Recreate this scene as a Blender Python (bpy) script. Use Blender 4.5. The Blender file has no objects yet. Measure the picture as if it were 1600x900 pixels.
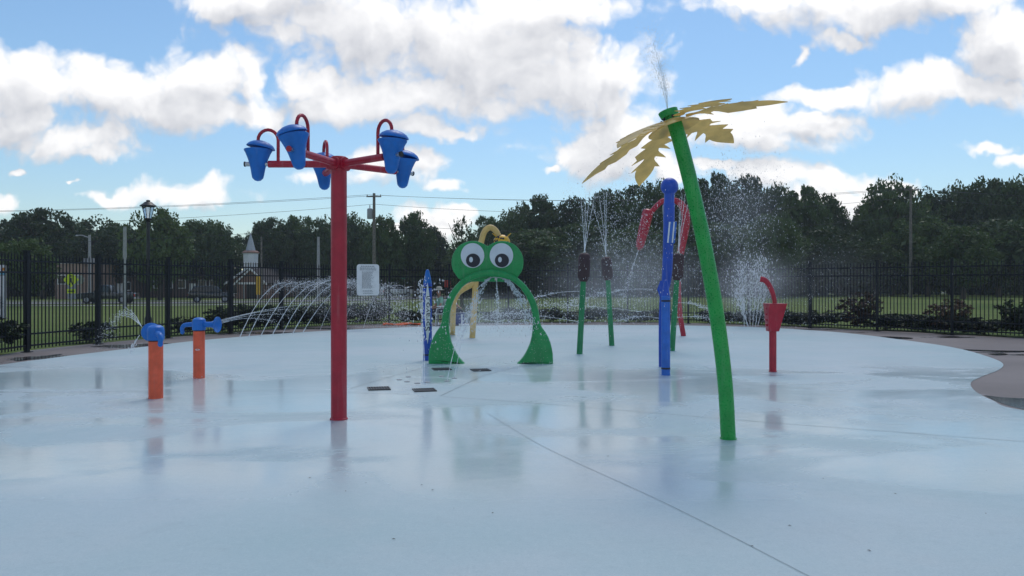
import bpy, bmesh, math, random
import numpy as np
from mathutils import Vector, Matrix

rng = np.random.default_rng(7)
random.seed(7)
scene = bpy.context.scene
COL = scene.collection
PI = math.pi
F, CX, HY, CH = 1232.0, 800.0, 442.0, 1.55      # focal length (px of the 1600 wide photo), centre, horizon, eye height


def G(px, py, z=0.0):
    """ground point seen at a photo pixel"""
    Y = (CH - z) * F / (py - HY)
    return Vector(((px - CX) / F * Y, Y, z))


def P(px, py, Y):
    return Vector(((px - CX) / F * Y, Y, CH - (py - HY) / F * Y))


def sstep(a, b, x):
    t = np.clip((x - a) / (b - a), 0, 1)
    return t * t * (3 - 2 * t)


def ground_z(x, y):
    return -0.03 - 0.42 * sstep(34, 70, y) * sstep(16, -6, x)


# ------------------------------------------------------------------ tagging
def tag(o, label=None, cat=None, group=None, kind=None):
    if label: o['label'] = label
    if cat: o['category'] = cat
    if group: o['group'] = group
    if kind: o['kind'] = kind
    return o


def thing(name, label, cat, loc=(0, 0, 0), rz=0.0, group=None):
    o = bpy.data.objects.new(name, None)
    COL.objects.link(o)
    o.empty_display_size = 0.2
    o.location = loc
    o.rotation_euler = (0, 0, rz)
    return tag(o, label, cat, group)


def copy_tree(o, parent=None):
    c = o.copy()
    COL.objects.link(c)
    c.parent = parent
    for ch in [x for x in bpy.data.objects if x.parent == o]:
        copy_tree(ch, c)
    return c


# ------------------------------------------------------------------ mesh builder
class MB:
    def __init__(self):
        self.v, self.f = [], []

    def add(self, vs, fs):
        n = len(self.v)
        self.v += [tuple(v) for v in vs]
        self.f += [tuple(i + n for i in f) for f in fs]

    def box(self, c, s, rz=0.0, m=None):
        vs = []
        for dx in (-.5, .5):
            for dy in (-.5, .5):
                for dz in (-.5, .5):
                    vs.append(Vector((dx * s[0], dy * s[1], dz * s[2])))
        R = m or Matrix.Rotation(rz, 3, 'Z')
        vs = [R @ v + Vector(c) for v in vs]
        self.add(vs, [(0, 1, 3, 2), (4, 6, 7, 5), (0, 4, 5, 1), (2, 3, 7, 6), (0, 2, 6, 4), (1, 5, 7, 3)])
        return self

    def tube(self, pts, r, seg=12, caps=True):
        pts = [Vector(p) for p in pts]
        rs = r if isinstance(r, (list, tuple)) else [r] * len(pts)
        up = None
        rings = []
        for i, p in enumerate(pts):
            t = (pts[min(i + 1, len(pts) - 1)] - pts[max(i - 1, 0)])
            if t.length < 1e-9: t = Vector((0, 0, 1))
            t.normalize()
            if up is None:
                a = Vector((1, 0, 0)) if abs(t.x) < .9 else Vector((0, 1, 0))
                up = (a - t * a.dot(t)).normalized()
            else:
                up = (up - t * up.dot(t)).normalized()
            b = t.cross(up)
            rings.append([p + (up * math.cos(2 * PI * k / seg) + b * math.sin(2 * PI * k / seg)) * rs[i] for k in range(seg)])
        vs = [v for ring in rings for v in ring]
        fs = []
        for i in range(len(pts) - 1):
            for k in range(seg):
                k2 = (k + 1) % seg
                fs.append((i * seg + k, i * seg + k2, (i + 1) * seg + k2, (i + 1) * seg + k))
        if caps:
            fs.append(tuple(range(seg))[::-1])
            fs.append(tuple((len(pts) - 1) * seg + k for k in range(seg)))
        self.add(vs, fs)
        return self

    def lathe(self, prof, seg=24, m=None, o=(0, 0, 0)):
        """prof: (radius, z) list turned about local z, placed by matrix m and offset o"""
        R = m or Matrix.Identity(3)
        o = Vector(o)
        vs, fs = [], []
        for r, z in prof:
            for k in range(seg):
                a = 2 * PI * k / seg
                vs.append(R @ Vector((r * math.cos(a), r * math.sin(a), z)) + o)
        for i in range(len(prof) - 1):
            for k in range(seg):
                k2 = (k + 1) % seg
                fs.append((i * seg + k, i * seg + k2, (i + 1) * seg + k2, (i + 1) * seg + k))
        fs.append(tuple(range(seg))[::-1])
        fs.append(tuple((len(prof) - 1) * seg + k for k in range(seg)))
        self.add(vs, fs)
        return self

    def sphere(self, c, r, seg=20, rings=12, s=(1, 1, 1)):
        prof = [(max(r * math.sin(PI * i / rings), 1e-4), -r * math.cos(PI * i / rings)) for i in range(rings + 1)]
        self.lathe(prof, seg, Matrix.Diagonal(s), c)
        return self

    def prism(self, poly, d, fn):
        """poly of (u, v), thickness d; fn(u, v, w) -> 3d"""
        n = len(poly)
        vs = [fn(u, v, -d / 2) for u, v in poly] + [fn(u, v, d / 2) for u, v in poly]
        fs = [tuple(range(n))[::-1], tuple(range(n, 2 * n))]
        for i in range(n):
            j = (i + 1) % n
            fs.append((i, j, n + j, n + i))
        self.add(vs, fs)
        return self

    def build(self, name, mat, parent=None, smooth=True, bevel=0.0, bseg=2, angle=35):
        me = bpy.data.meshes.new(name)
        bm = bmesh.new()
        bv = [bm.verts.new(v) for v in self.v]
        for f in self.f:
            try: bm.faces.new([bv[i] for i in f])
            except ValueError: pass
        bmesh.ops.recalc_face_normals(bm, faces=bm.faces)
        if bevel > 0:
            es = [e for e in bm.edges if len(e.link_faces) == 2 and e.calc_face_angle(0) > math.radians(35)]
            bmesh.ops.bevel(bm, geom=es, offset=bevel, segments=bseg, affect='EDGES', profile=.5, clamp_overlap=True)
        bm.to_mesh(me)
        bm.free()
        if smooth:
            me.shade_smooth()
            me.set_sharp_from_angle(angle=math.radians(angle))
        for m_ in (mat if isinstance(mat, (list, tuple)) else [mat]):
            me.materials.append(m_)
        o = bpy.data.objects.new(name, me)
        COL.objects.link(o)
        o.parent = parent
        return o


def raw(name, V, Fq, mat, parent=None, smooth=False):
    """fast mesh from numpy arrays (all faces the same size)"""
    me = bpy.data.meshes.new(name)
    V = np.asarray(V, np.float32); Fq = np.asarray(Fq, np.int32)
    n, k = Fq.shape
    me.vertices.add(len(V)); me.vertices.foreach_set('co', V.ravel())
    me.loops.add(n * k); me.loops.foreach_set('vertex_index', Fq.ravel())
    me.polygons.add(n)
    me.polygons.foreach_set('loop_start', np.arange(0, n * k, k, dtype=np.int32))
    me.polygons.foreach_set('loop_total', np.full(n, k, np.int32))
    me.update(calc_edges=True)
    if smooth: me.shade_smooth()
    me.materials.append(mat)
    o = bpy.data.objects.new(name, me)
    COL.objects.link(o)
    o.parent = parent
    return o


def catmull(pts, n=6):
    pts = [Vector(p) for p in pts]
    q = [pts[0] * 2 - pts[1]] + pts + [pts[-1] * 2 - pts[-2]]
    out = []
    for i in range(1, len(q) - 2):
        for k in range(n):
            t = k / n
            a, b, c, d = q[i - 1], q[i], q[i + 1], q[i + 2]
            out.append(.5 * ((2 * b) + (c - a) * t + (2 * a - 5 * b + 4 * c - d) * t * t + (3 * b - a - 3 * c + d) * t ** 3))
    out.append(pts[-1])
    return out


# ------------------------------------------------------------------ materials
class NT:
    def __init__(self, nt): self.nt = nt

    def n(self, t, **kw):
        x = self.nt.nodes.new(t)
        for k, v in kw.items(): setattr(x, k, v)
        return x

    def l(self, a, b): self.nt.links.new(a, b)

    def val(self, sock, v):
        if isinstance(v, bpy.types.NodeSocket): self.l(v, sock)
        else: sock.default_value = v

    def math(self, op, a, b=None, c=None, clamp=False):
        x = self.n('ShaderNodeMath', operation=op, use_clamp=clamp)
        self.val(x.inputs[0], a)
        if b is not None: self.val(x.inputs[1], b)
        if c is not None: self.val(x.inputs[2], c)
        return x.outputs[0]

    def vmath(self, op, a, b=None, c=None):
        x = self.n('ShaderNodeVectorMath', operation=op)
        self.val(x.inputs[0], a)
        if b is not None: self.val(x.inputs[1], b)
        if c is not None: self.val(x.inputs[2], c)
        return x.outputs['Value'] if op in ('LENGTH', 'DOT_PRODUCT') else x.outputs[0]

    def noise(self, vec, scale, detail=4, rough=.5, dist=0.0):
        x = self.n('ShaderNodeTexNoise')
        if vec is not None: self.l(vec, x.inputs['Vector'])
        x.inputs['Scale'].default_value = scale
        x.inputs['Detail'].default_value = detail
        x.inputs['Roughness'].default_value = rough
        x.inputs['Distortion'].default_value = dist
        return x.outputs['Fac']

    def maprange(self, v, a, b, c=0.0, d=1.0, smooth=True):
        x = self.n('ShaderNodeMapRange', interpolation_type='SMOOTHSTEP' if smooth else 'LINEAR')
        self.val(x.inputs['Value'], v)
        for i, q in zip((1, 2, 3, 4), (a, b, c, d)): self.val(x.inputs[i], q)
        return x.outputs[0]

    def mix(self, f, a, b):
        x = self.n('ShaderNodeMix', data_type='RGBA')
        self.val(x.inputs[0], f)
        for s, v in ((x.inputs[6], a), (x.inputs[7], b)):
            if isinstance(v, bpy.types.NodeSocket): self.l(v, s)
            else: s.default_value = (*v[:3], 1)
        return x.outputs[2]

    def bump(self, h, strength=.2, dist=.01):
        x = self.n('ShaderNodeBump')
        x.inputs['Strength'].default_value = strength
        x.inputs['Distance'].default_value = dist
        self.l(h, x.inputs['Height'])
        return x.outputs[0]

    def coord(self, which='Object'):
        return self.n('ShaderNodeTexCoord').outputs[which]


def new_mat(name):
    m = bpy.data.materials.new(name)
    m.use_nodes = True
    t = NT(m.node_tree)
    b = m.node_tree.nodes['Principled BSDF']
    return m, t, b


def paint(name, rgb, rough=.35, var=.12, bump=.05, scale=6, metal=0.0, spec=.5, coat=0.0, wear=0.0):
    m, t, b = new_mat(name)
    c = t.coord()
    n1 = t.noise(c, scale, 5, .6)
    n2 = t.noise(c, scale * 9, 3, .6)
    lo = tuple(x * (1 - var) for x in rgb)
    hi = tuple(min(1, x * (1 + var) + .01 * var) for x in rgb)
    base = t.mix(t.maprange(n1, .3, .7), lo, hi)
    if wear:                                         # lime scale runs and faded patches
        mp = t.n('ShaderNodeMapping'); mp.inputs['Scale'].default_value = (9, 9, .55)
        t.l(c, mp.inputs[0])
        run = t.maprange(t.noise(mp.outputs[0], 2.2, 5, .65), .52, .74)
        sp = t.maprange(t.noise(c, 26, 3, .6), .62, .70)
        base = t.mix(t.math('MULTIPLY', run, wear), base, (.45, .46, .47))
        base = t.mix(t.math('MULTIPLY', sp, wear * .3), base, tuple(x * .45 for x in rgb))
    t.l(base, b.inputs['Base Color'])
    t.l(t.maprange(n2, .3, .7, max(.05, rough - .1), min(1, rough + .12)), b.inputs['Roughness'])
    b.inputs['Metallic'].default_value = metal
    b.inputs['Specular IOR Level'].default_value = spec
    b.inputs['Coat Weight'].default_value = coat
    if bump: t.l(t.bump(n2, bump, .004), b.inputs['Normal'])
    return m


RED = paint('red_paint', (.42, .010, .032), .38, wear=.12)
BLUE = paint('blue_plastic', (.004, .15, .55), .42, wear=.08)
BLUE2 = paint('blue_paint', (.008, .07, .46), .36, wear=.12)
BLUE3 = paint('pale_blue_paint', (.02, .14, .56), .4, wear=.15)
ORANGE = paint('orange_paint', (.84, .12, .05), .4, wear=.10)
GREEN = paint('green_paint', (.010, .31, .05), .33, wear=.10)
FROG = paint('frog_green_paint', (.005, .28, .07), .36, wear=.10)
STALK = paint('stalk_green_paint', (.01, .22, .075), .4, wear=.12)
BROWN = paint('brown_rubber', (.055, .028, .032), .7, bump=.4, scale=14)
YELLOWP = paint('yellow_pipe_paint', (.66, .44, .14), .4, wear=.10)
YELLOW = paint('bright_yellow_paint', (.75, .42, .02), .4)
BLACK = paint('black_paint', (.012, .013, .016), .45)
FENCE = paint('fence_black_coat', (.008, .010, .015), .55, spec=.25)
WHITE = paint('white_paint', (.78, .79, .80), .45, var=.05)
EYEW = paint('eye_white_paint', (.62, .68, .74), .4, var=.04)
STEEL = paint('brushed_steel', (.55, .56, .58), .3, metal=1.0)
GREY = paint('grey_metal', (.32, .33, .35), .5)
DGREY = paint('dark_cast_iron', (.075, .08, .085), .6)
WOODP = paint('weathered_wood', (.16, .14, .12), .85, var=.3)
LIMEY = paint('sign_yellow_green', (.62, .72, .02), .45, var=.03)
SIGNW = paint('sign_white', (.76, .77, .78), .5, var=.05)
INK = paint('printed_ink', (.16, .17, .20), .6)
DARKINK = paint('black_ink', (.02, .02, .03), .6)
SKYBL = paint('sign_light_blue', (.20, .52, .70), .5)
SIGNOR = paint('sign_orange', (.75, .30, .06), .5)
TOWEL = paint('orange_cloth', (.80, .14, .04), .9)
SKIN = paint('skin', (.36, .20, .14), .55)
SHIRTG = paint('pale_green_cloth', (.25, .45, .33), .9)
SHIRTN = paint('navy_cloth', (.03, .04, .12), .9)
CLOTHD = paint('dark_cloth', (.03, .03, .045), .9)
HATM = paint('straw_hat', (.42, .40, .34), .85)
HAIR = paint('dark_hair', (.03, .02, .015), .6)
COOLER = paint('cooler_blue', (.02, .05, .24), .5)
CARDK = paint('dark_car_paint', (.012, .014, .018), .22, coat=.6, bump=0)
CARGY = paint('grey_car_paint', (.03, .034, .04), .28, coat=.6, bump=0)
CARW = paint('white_car_paint', (.72, .73, .74), .25, coat=.5, bump=0)
CARR = paint('red_sign_panel', (.65, .03, .02), .4)
TYRE = paint('tyre_rubber', (.02, .02, .02), .85)
CONC = paint('concrete_pole', (.36, .36, .36), .85)
ROOFD = paint('dark_shingles', (.05, .045, .05), .9, var=.3)
SLATE = paint('steeple_metal', (.40, .43, .46), .45)
SHIELD = paint('street_sign_green', (.02, .22, .12), .5)


def glass_mat():
    m, t, b = new_mat('dark_glass')
    b.inputs['Base Color'].default_value = (.02, .025, .03, 1)
    b.inputs['Roughness'].default_value = .05
    b.inputs['Specular IOR Level'].default_value = .5
    return m
GLASS = glass_mat()


def lamp_glass():
    m, t, b = new_mat('lantern_glass')
    n = t.noise(t.coord(), 8, 3)
    t.l(t.mix(n, (.5, .55, .58), (.62, .66, .68)), b.inputs['Base Color'])
    b.inputs['Roughness'].default_value = .1
    b.inputs['Transmission Weight'].default_value = .85
    b.inputs['IOR'].default_value = 1.1
    return m
LGLASS = lamp_glass()


def petal_mat(name, rgb, tr):
    m, t, b = new_mat(name)
    c = t.coord()
    n1 = t.noise(c, 3.5, 5, .6)
    n2 = t.noise(c, 40, 3, .6)
    col = t.mix(t.maprange(n1, .3, .7), tuple(x * .85 for x in rgb), tuple(min(1, x * 1.12) for x in rgb))
    t.l(col, b.inputs['Base Color'])
    b.inputs['Roughness'].default_value = .38
    t.l(t.bump(n2, .06, .003), b.inputs['Normal'])
    tl = t.n('ShaderNodeBsdfTranslucent')
    t.l(col, tl.inputs['Color'])
    mx = t.n('ShaderNodeMixShader')
    mx.inputs[0].default_value = tr
    t.l(b.outputs[0], mx.inputs[1]); t.l(tl.outputs[0], mx.inputs[2])
    t.l(mx.outputs[0], m.node_tree.nodes['Material Output'].inputs['Surface'])
    return m
PETAL = petal_mat('yellow_petal_fibreglass', (.84, .66, .29), .5)


def water_mat():
    m, t, b = new_mat('water_spray')
    n = t.noise(t.coord(), 5, 2)
    t.l(t.mix(n, (.80, .84, .88), (.93, .95, .97)), b.inputs['Base Color'])
    b.inputs['Roughness'].default_value = .12
    tl = t.n('ShaderNodeBsdfTranslucent'); tl.inputs['Color'].default_value = (.9, .94, .97, 1)
    tr = t.n('ShaderNodeBsdfTransparent'); tr.inputs['Color'].default_value = (.96, .98, 1, 1)
    m1 = t.n('ShaderNodeMixShader'); m1.inputs[0].default_value = .5
    t.l(b.outputs[0], m1.inputs[1]); t.l(tl.outputs[0], m1.inputs[2])
    m2 = t.n('ShaderNodeMixShader'); m2.inputs[0].default_value = .35
    t.l(m1.outputs[0], m2.inputs[1]); t.l(tr.outputs[0], m2.inputs[2])
    t.l(m2.outputs[0], m.node_tree.nodes['Material Output'].inputs['Surface'])
    return m
WATER = water_mat()


def leaf_mat(name, c1, c2, tr=.25):
    m, t, b = new_mat(name)
    co = t.coord()
    n1 = t.noise(co, .9, 4, .6)
    oi = t.n('ShaderNodeObjectInfo').outputs['Random']
    f = t.math('ADD', t.math('MULTIPLY', n1, .65), t.math('MULTIPLY', oi, .5), clamp=True)
    col = t.mix(t.maprange(f, .25, .85), c1, c2)
    t.l(col, b.inputs['Base Color'])
    b.inputs['Roughness'].default_value = .55
    b.inputs['Specular IOR Level'].default_value = .3
    tl = t.n('ShaderNodeBsdfTranslucent')
    t.l(t.mix(.5, col, (.06, .10, .01)), tl.inputs['Color'])
    mx = t.n('ShaderNodeMixShader'); mx.inputs[0].default_value = tr
    t.l(b.outputs[0], mx.inputs[1]); t.l(tl.outputs[0], mx.inputs[2])
    t.l(mx.outputs[0], m.node_tree.nodes['Material Output'].inputs['Surface'])
    return m
LEAF_D = leaf_mat('dark_leaves', (.030, .052, .024), (.078, .125, .042))
LEAF_M = leaf_mat('mid_leaves', (.042, .074, .024), (.090, .140, .040))
LEAF_B = leaf_mat('shrub_leaves', (.016, .028, .016), (.035, .055, .024), .15)
LEAF_R = leaf_mat('reddish_leaves', (.05, .022, .022), (.10, .05, .03), .2)
LEAF_G = leaf_mat('silvery_grass_blades', (.16, .20, .14), (.30, .34, .25), .3)
BARK = paint('bark', (.07, .055, .045), .95, var=.35, bump=.6, scale=5)


def brick_mat(name, a, b_, mortar):
    m, t, b = new_mat(name)
    br = t.n('ShaderNodeTexBrick')
    mp = t.n('ShaderNodeMapping'); mp.inputs['Rotation'].default_value = (PI / 2, 0, 0)
    t.l(t.coord(), mp.inputs[0]); t.l(mp.outputs[0], br.inputs['Vector'])
    br.inputs['Color1'].default_value = (*a, 1); br.inputs['Color2'].default_value = (*b_, 1)
    br.inputs['Mortar'].default_value = (*mortar, 1)
    br.inputs['Scale'].default_value = 1.0
    br.inputs['Brick Width'].default_value = .3; br.inputs['Row Height'].default_value = .1
    br.inputs['Mortar Size'].default_value = .012
    t.l(br.outputs['Color'], b.inputs['Base Color'])
    b.inputs['Roughness'].default_value = .9
    return m
BRICK = brick_mat('church_brick', (.20, .09, .065), (.26, .12, .09), (.30, .27, .24))
BRICKP = brick_mat('pale_brick', (.30, .17, .13), (.36, .21, .16), (.36, .33, .30))
BRICKD = brick_mat('dark_brick', (.07, .035, .03), (.10, .05, .04), (.12, .11, .10))


def pad_mat():
    m, t, b = new_mat('wet_painted_concrete')
    co = t.coord()
    big = t.noise(co, .22, 4, .55)
    mid = t.noise(co, 1.1, 5, .6)
    fine = t.noise(co, 60, 4, .7)
    speck = t.noise(co, 190, 2, .6)
    st = t.n('ShaderNodeMapping'); st.inputs['Scale'].default_value = (.6, 1.0, 1)
    t.l(co, st.inputs[0])
    pud = t.noise(st.outputs[0], .50, 6, .60, .5)
    col = t.mix(t.maprange(big, .35, .68), (.43, .565, .58), (.54, .62, .64))
    col = t.mix(t.math('MULTIPLY', t.maprange(mid, .45, .75), .35), col, (.56, .60, .60))
    col = t.mix(t.math('MULTIPLY', t.maprange(fine, .3, .7), .20), col, (.24, .32, .36))
    mott = t.noise(co, 16, 5, .75)
    col = t.mix(t.math('MULTIPLY', t.maprange(mott, .50, .70), .20), col, (.62, .69, .70))
    col = t.mix(t.math('MULTIPLY', t.maprange(mott, .50, .32), .22), col, (.33, .45, .48))
    col = t.mix(t.math('MULTIPLY', t.maprange(speck, .58, .70), .40), col, (.74, .79, .80))
    sp_ = t.n('ShaderNodeSeparateXYZ'); t.l(co, sp_.inputs[0])
    pool = t.math('MULTIPLY', t.maprange(sp_.outputs[1], 12.5, 17.0, 1.0, .35), t.maprange(sp_.outputs[1], 4.5, 6.5, .25, 1.0))
    wet = t.math('MULTIPLY', t.maprange(pud, .29, .54), pool)
    stain = t.noise(co, 2.6, 7, .72, .6)
    col = t.mix(t.math('MULTIPLY', t.maprange(stain, .55, .72), .30), col, (.37, .45, .47))
    col = t.mix(t.math('MULTIPLY', wet, .14), col, (.32, .44, .49))
    t.l(col, b.inputs['Base Color'])
    t.l(t.maprange(wet, 0, 1, .60, .13, smooth=False), b.inputs['Roughness'])
    t.l(t.maprange(wet, 0, 1, .14, .48, smooth=False), b.inputs['Specular IOR Level'])
    b.inputs['IOR'].default_value = 1.38
    rip = t.noise(st.outputs[0], 7, 3, .55)
    h = t.math('ADD', t.math('MULTIPLY', fine, t.maprange(wet, 0, 1, .5, .05, smooth=False)), t.math('MULTIPLY', rip, .7))
    t.l(t.bump(h, .16, .012), b.inputs['Normal'])
    return m
PAD = pad_mat()


def deck_mat():
    m, t, b = new_mat('walkway_concrete')
    co = t.coord()
    big = t.noise(co, .35, 5, .6)
    fine = t.noise(co, 45, 4, .7)
    st = t.n('ShaderNodeMapping'); st.inputs['Scale'].default_value = (.35, 1.0, 1)
    t.l(co, st.inputs[0])
    pud = t.noise(st.outputs[0], .50, 5, .6, .3)
    col = t.mix(t.maprange(big, .3, .7), (.180, .152, .143), (.245, .210, .197))
    col = t.mix(t.math('MULTIPLY', t.maprange(fine, .3, .7), .3), col, (.16, .145, .14))
    wet = t.maprange(pud, .56, .60)
    col = t.mix(t.math('MULTIPLY', wet, .6), col, (.07, .065, .07))
    t.l(col, b.inputs['Base Color'])
    t.l(t.maprange(wet, 0, 1, .8, .06, smooth=False), b.inputs['Roughness'])
    t.l(t.bump(fine, .15, .006), b.inputs['Normal'])
    return m
DECK = deck_mat()


def grass_mat():
    m, t, b = new_mat('lawn_grass')
    co = t.coord()
    big = t.noise(co, .07, 5, .6)
    mid = t.noise(co, .9, 5, .65)
    fine = t.noise(co, 18, 4, .7)
    col = t.mix(t.maprange(big, .3, .7), (.095, .155, .036), (.20, .25, .072))
    col = t.mix(t.math('MULTIPLY', t.maprange(mid, .4, .75), .45), col, (.22, .215, .09))
    col = t.mix(t.math('MULTIPLY', fine, .5), col, (.03, .05, .015))
    t.l(col, b.inputs['Base Color'])
    b.inputs['Roughness'].default_value = .95
    b.inputs['Specular IOR Level'].default_value = .1
    t.l(t.bump(fine, .8, .05), b.inputs['Normal'])
    return m
GRASS = grass_mat()
ASPH = paint('asphalt', (.16, .16, .165), .9, var=.2, scale=2)
SIDEW = paint('pale_concrete', (.42, .42, .41), .9, var=.15, scale=2)
JOINT = paint('joint_sealant', (.22, .26, .27), .8)

# ------------------------------------------------------------------ world: sky and clouds
SUN_EL, SUN_AZ = 58, 12          # degrees; azimuth measured from +Y (view direction) towards +X
world = bpy.data.worlds.new('World')
scene.world = world
world.use_nodes = True
world.cycles.sampling_method = 'NONE'
wt = NT(world.node_tree)
for n in list(world.node_tree.nodes): world.node_tree.nodes.remove(n)

BLOBS = [  # photo pixels: centre x, y, radius x, y
    (40, 135, 105, 62), (170, 140, 130, 55), (310, 125, 85, 55), (385, 120, 34, 52), (260, 172, 190, 36), (110, 215, 100, 36),
    (140, 240, 60, 20), (395, 182, 62, 22), (20, 180, 70, 50),
    (270, 302, 115, 24), (325, 292, 44, 24), (170, 303, 40, 11), (0, 322, 30, 17), (34, 272, 17, 8), (105, 283, 8, 5),
    (430, -10, 190, 50), (350, 10, 70, 30), (600, 45, 230, 75), (780, 80, 190, 95), (880, 130, 150, 75), (650, 150, 190, 48), (540, 165, 110, 42),
    (700, 208, 60, 14), (950, 150, 80, 62), (480, 130, 55, 32), (860, 10, 130, 50), (970, 110, 60, 45), (660, 195, 60, 24),
    (890, 240, 80, 30), (985, 205, 110, 52), (620, 262, 70, 30), (520, 285, 80, 13), (700, 296, 36, 11),
    (848, 264, 26, 8), (980, 262, 90, 26), (1040, 275, 60, 18),
    (1230, 0, 160, 32), (1330, 22, 170, 38), (1450, -10, 150, 40), (1310, 62, 70, 16), (1240, 78, 14, 20),
    (1575, 55, 75, 52), (1450, 135, 135, 45), (1300, 150, 110, 20), (1200, 205, 130, 40), (1150, 185, 80, 28), (1540, 150, 60, 40), (1590, 90, 60, 60),
    (1300, 195, 90, 22),
    (1220, 278, 75, 26), (1310, 285, 90, 22), (1130, 268, 60, 12), (1400, 288, 55, 17), (1538, 243, 45, 11), (1590, 258, 36, 12), (1330, 320, 120, 40),
    (690, 350, 55, 26), (640, 365, 60, 10), (730, 330, 26, 14),
]


def noise2(t, vec, scale, detail, rough, colour=False):
    x = t.n('ShaderNodeTexNoise', noise_dimensions='2D')
    t.l(vec, x.inputs['Vector'])
    x.inputs['Scale'].default_value = scale; x.inputs['Detail'].default_value = detail; x.inputs['Roughness'].default_value = rough
    return x.outputs['Color' if colour else 'Fac']


def cloud_group(detail):
    """cloud thickness over a point of the sky: soft lobes eaten into by noise"""
    g = bpy.data.node_groups.new('cloud_density', 'ShaderNodeTree')
    g.interface.new_socket('Vector', in_out='INPUT', socket_type='NodeSocketVector')
    g.interface.new_socket('Density', in_out='OUTPUT', socket_type='NodeSocketFloat')
    t = NT(g)
    gi = t.n('NodeGroupInput'); go = t.n('NodeGroupOutput')
    p = gi.outputs[0]
    w = t.vmath('MULTIPLY', t.vmath('SUBTRACT', noise2(t, p, 8, 4, .6, True), (.5, .5, .5)), (.10, .07, 0))
    q = t.vmath('ADD', p, w)
    prev = None
    for cx, cy, rx, ry in BLOBS:
        u, v = (cx - CX) / F, (HY - cy) / F
        sx, sy = F / rx, F / ry
        ln = t.vmath('LENGTH', t.vmath('MULTIPLY_ADD', q, (sx, sy, 0), (-u * sx, -v * sy, 0)))
        prev = ln if prev is None else t.math('SMOOTH_MIN', prev, ln, .25)
    prev = t.math('SUBTRACT', 1.24, prev)
    sep = t.n('ShaderNodeSeparateXYZ'); t.l(p, sep.inputs[0])
    cov = t.math('SUBTRACT', noise2(t, p, 1.6, 3, .6), .50)
    cov = t.math('SUBTRACT', t.math('MULTIPLY', cov, 5.0), t.maprange(sep.outputs[1], .38, .55, 3.0, 0.0))
    r = t.math('MINIMUM', t.math('MAXIMUM', prev, cov), 1.0)
    if detail:
        r = t.math('ADD', r, t.math('MULTIPLY', t.math('SUBTRACT', noise2(t, p, 12, 7, .54), .5), 1.25))
        vo = t.n('ShaderNodeTexVoronoi', feature='F1', voronoi_dimensions='2D')
        vo.inputs['Scale'].default_value = 30; vo.inputs['Detail'].default_value = 1.5; vo.inputs['Roughness'].default_value = .6
        t.l(q, vo.inputs['Vector'])
        r = t.math('ADD', r, t.math('MULTIPLY', t.math('SUBTRACT', .42, vo.outputs['Distance']), .40))
    t.l(r, go.inputs[0])
    return g


CG, CGS = cloud_group(True), cloud_group(False)
dirv = wt.coord('Generated')
sp = wt.n('ShaderNodeSeparateXYZ'); wt.l(dirv, sp.inputs[0])
ay = wt.math('MAXIMUM', wt.math('ABSOLUTE', sp.outputs[1]), .22)
U = wt.math('DIVIDE', sp.outputs[0], ay)
Vv = wt.math('DIVIDE', sp.outputs[2], ay)
cb = wt.n('ShaderNodeCombineXYZ'); wt.l(U, cb.inputs[0]); wt.l(Vv, cb.inputs[1])


def dens(off, grp):
    x = wt.n('ShaderNodeGroup'); x.node_tree = grp
    wt.l(wt.vmath('ADD', cb.outputs[0], off) if off else cb.outputs[0], x.inputs[0])
    return x.outputs[0]


d0 = dens(None, CG)
d1 = dens((.011, .024, 0), CG)
d2 = dens((.014, .045, 0), CGS)
alpha = wt.maprange(d0, -.08, .58)
relief = wt.math('MULTIPLY', wt.math('SUBTRACT', d0, d1), .55)
thick = wt.maprange(d2, -.15, .95)
lit = wt.math('SUBTRACT', wt.math('ADD', 1.10, relief), wt.math('MULTIPLY', thick, .62))
lit = wt.math('SUBTRACT', lit, wt.math('MULTIPLY', wt.maprange(d0, .5, 1.3), .16))
lit = wt.math('MINIMUM', wt.math('MAXIMUM', lit, 0.0), 1.0)
sky = wt.n('ShaderNodeTexSky', sky_type='NISHITA')
sky.sun_disc = False
sky.sun_elevation = math.radians(SUN_EL)
sky.sun_rotation = math.radians(SUN_AZ)
sky.altitude = 60
sky.air_density = 1.15
sky.dust_density = .35
sky.ozone_density = 2.2
SKYS = .115
ccol = wt.mix(lit, (.50 / SKYS, .515 / SKYS, .565 / SKYS), (1.0 / SKYS, .99 / SKYS, .99 / SKYS))
tint = wt.mix(wt.maprange(Vv, .0, .34), (.74, .84, .93), (.80, .93, 1.0))
out = wt.mix(wt.math('MULTIPLY', alpha, .97), wt.vmath('MULTIPLY', sky.outputs[0], tint), ccol)
bg = wt.n('ShaderNodeBackground'); bg.inputs['Strength'].default_value = SKYS
wt.l(out, bg.inputs['Color'])
wo = wt.n('ShaderNodeOutputWorld'); wt.l(bg.outputs[0], wo.inputs['Surface'])

sun = bpy.data.lights.new('sun', 'SUN')
sun.energy = 1.1
sun.angle = math.radians(24)
sun.color = (1, .95, .88)
so = bpy.data.objects.new('sun', sun)
COL.objects.link(so)
e, a = math.radians(SUN_EL), math.radians(SUN_AZ)
sd = Vector((math.sin(a) * math.cos(e), math.cos(a) * math.cos(e), math.sin(e)))
so.rotation_euler = sd.to_track_quat('Z', 'Y').to_euler()

# ------------------------------------------------------------------ camera
cam = bpy.data.cameras.new('camera')
co_ = bpy.data.objects.new('camera', cam)
COL.objects.link(co_)
co_.location = (0, 0, CH)
co_.rotation_euler = (PI / 2, 0, 0)
cam.sensor_width = 36
cam.lens = F / 1600 * 36
cam.shift_y = -(450 - HY) / 1600
cam.clip_end = 2000
scene.camera = co_

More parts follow.
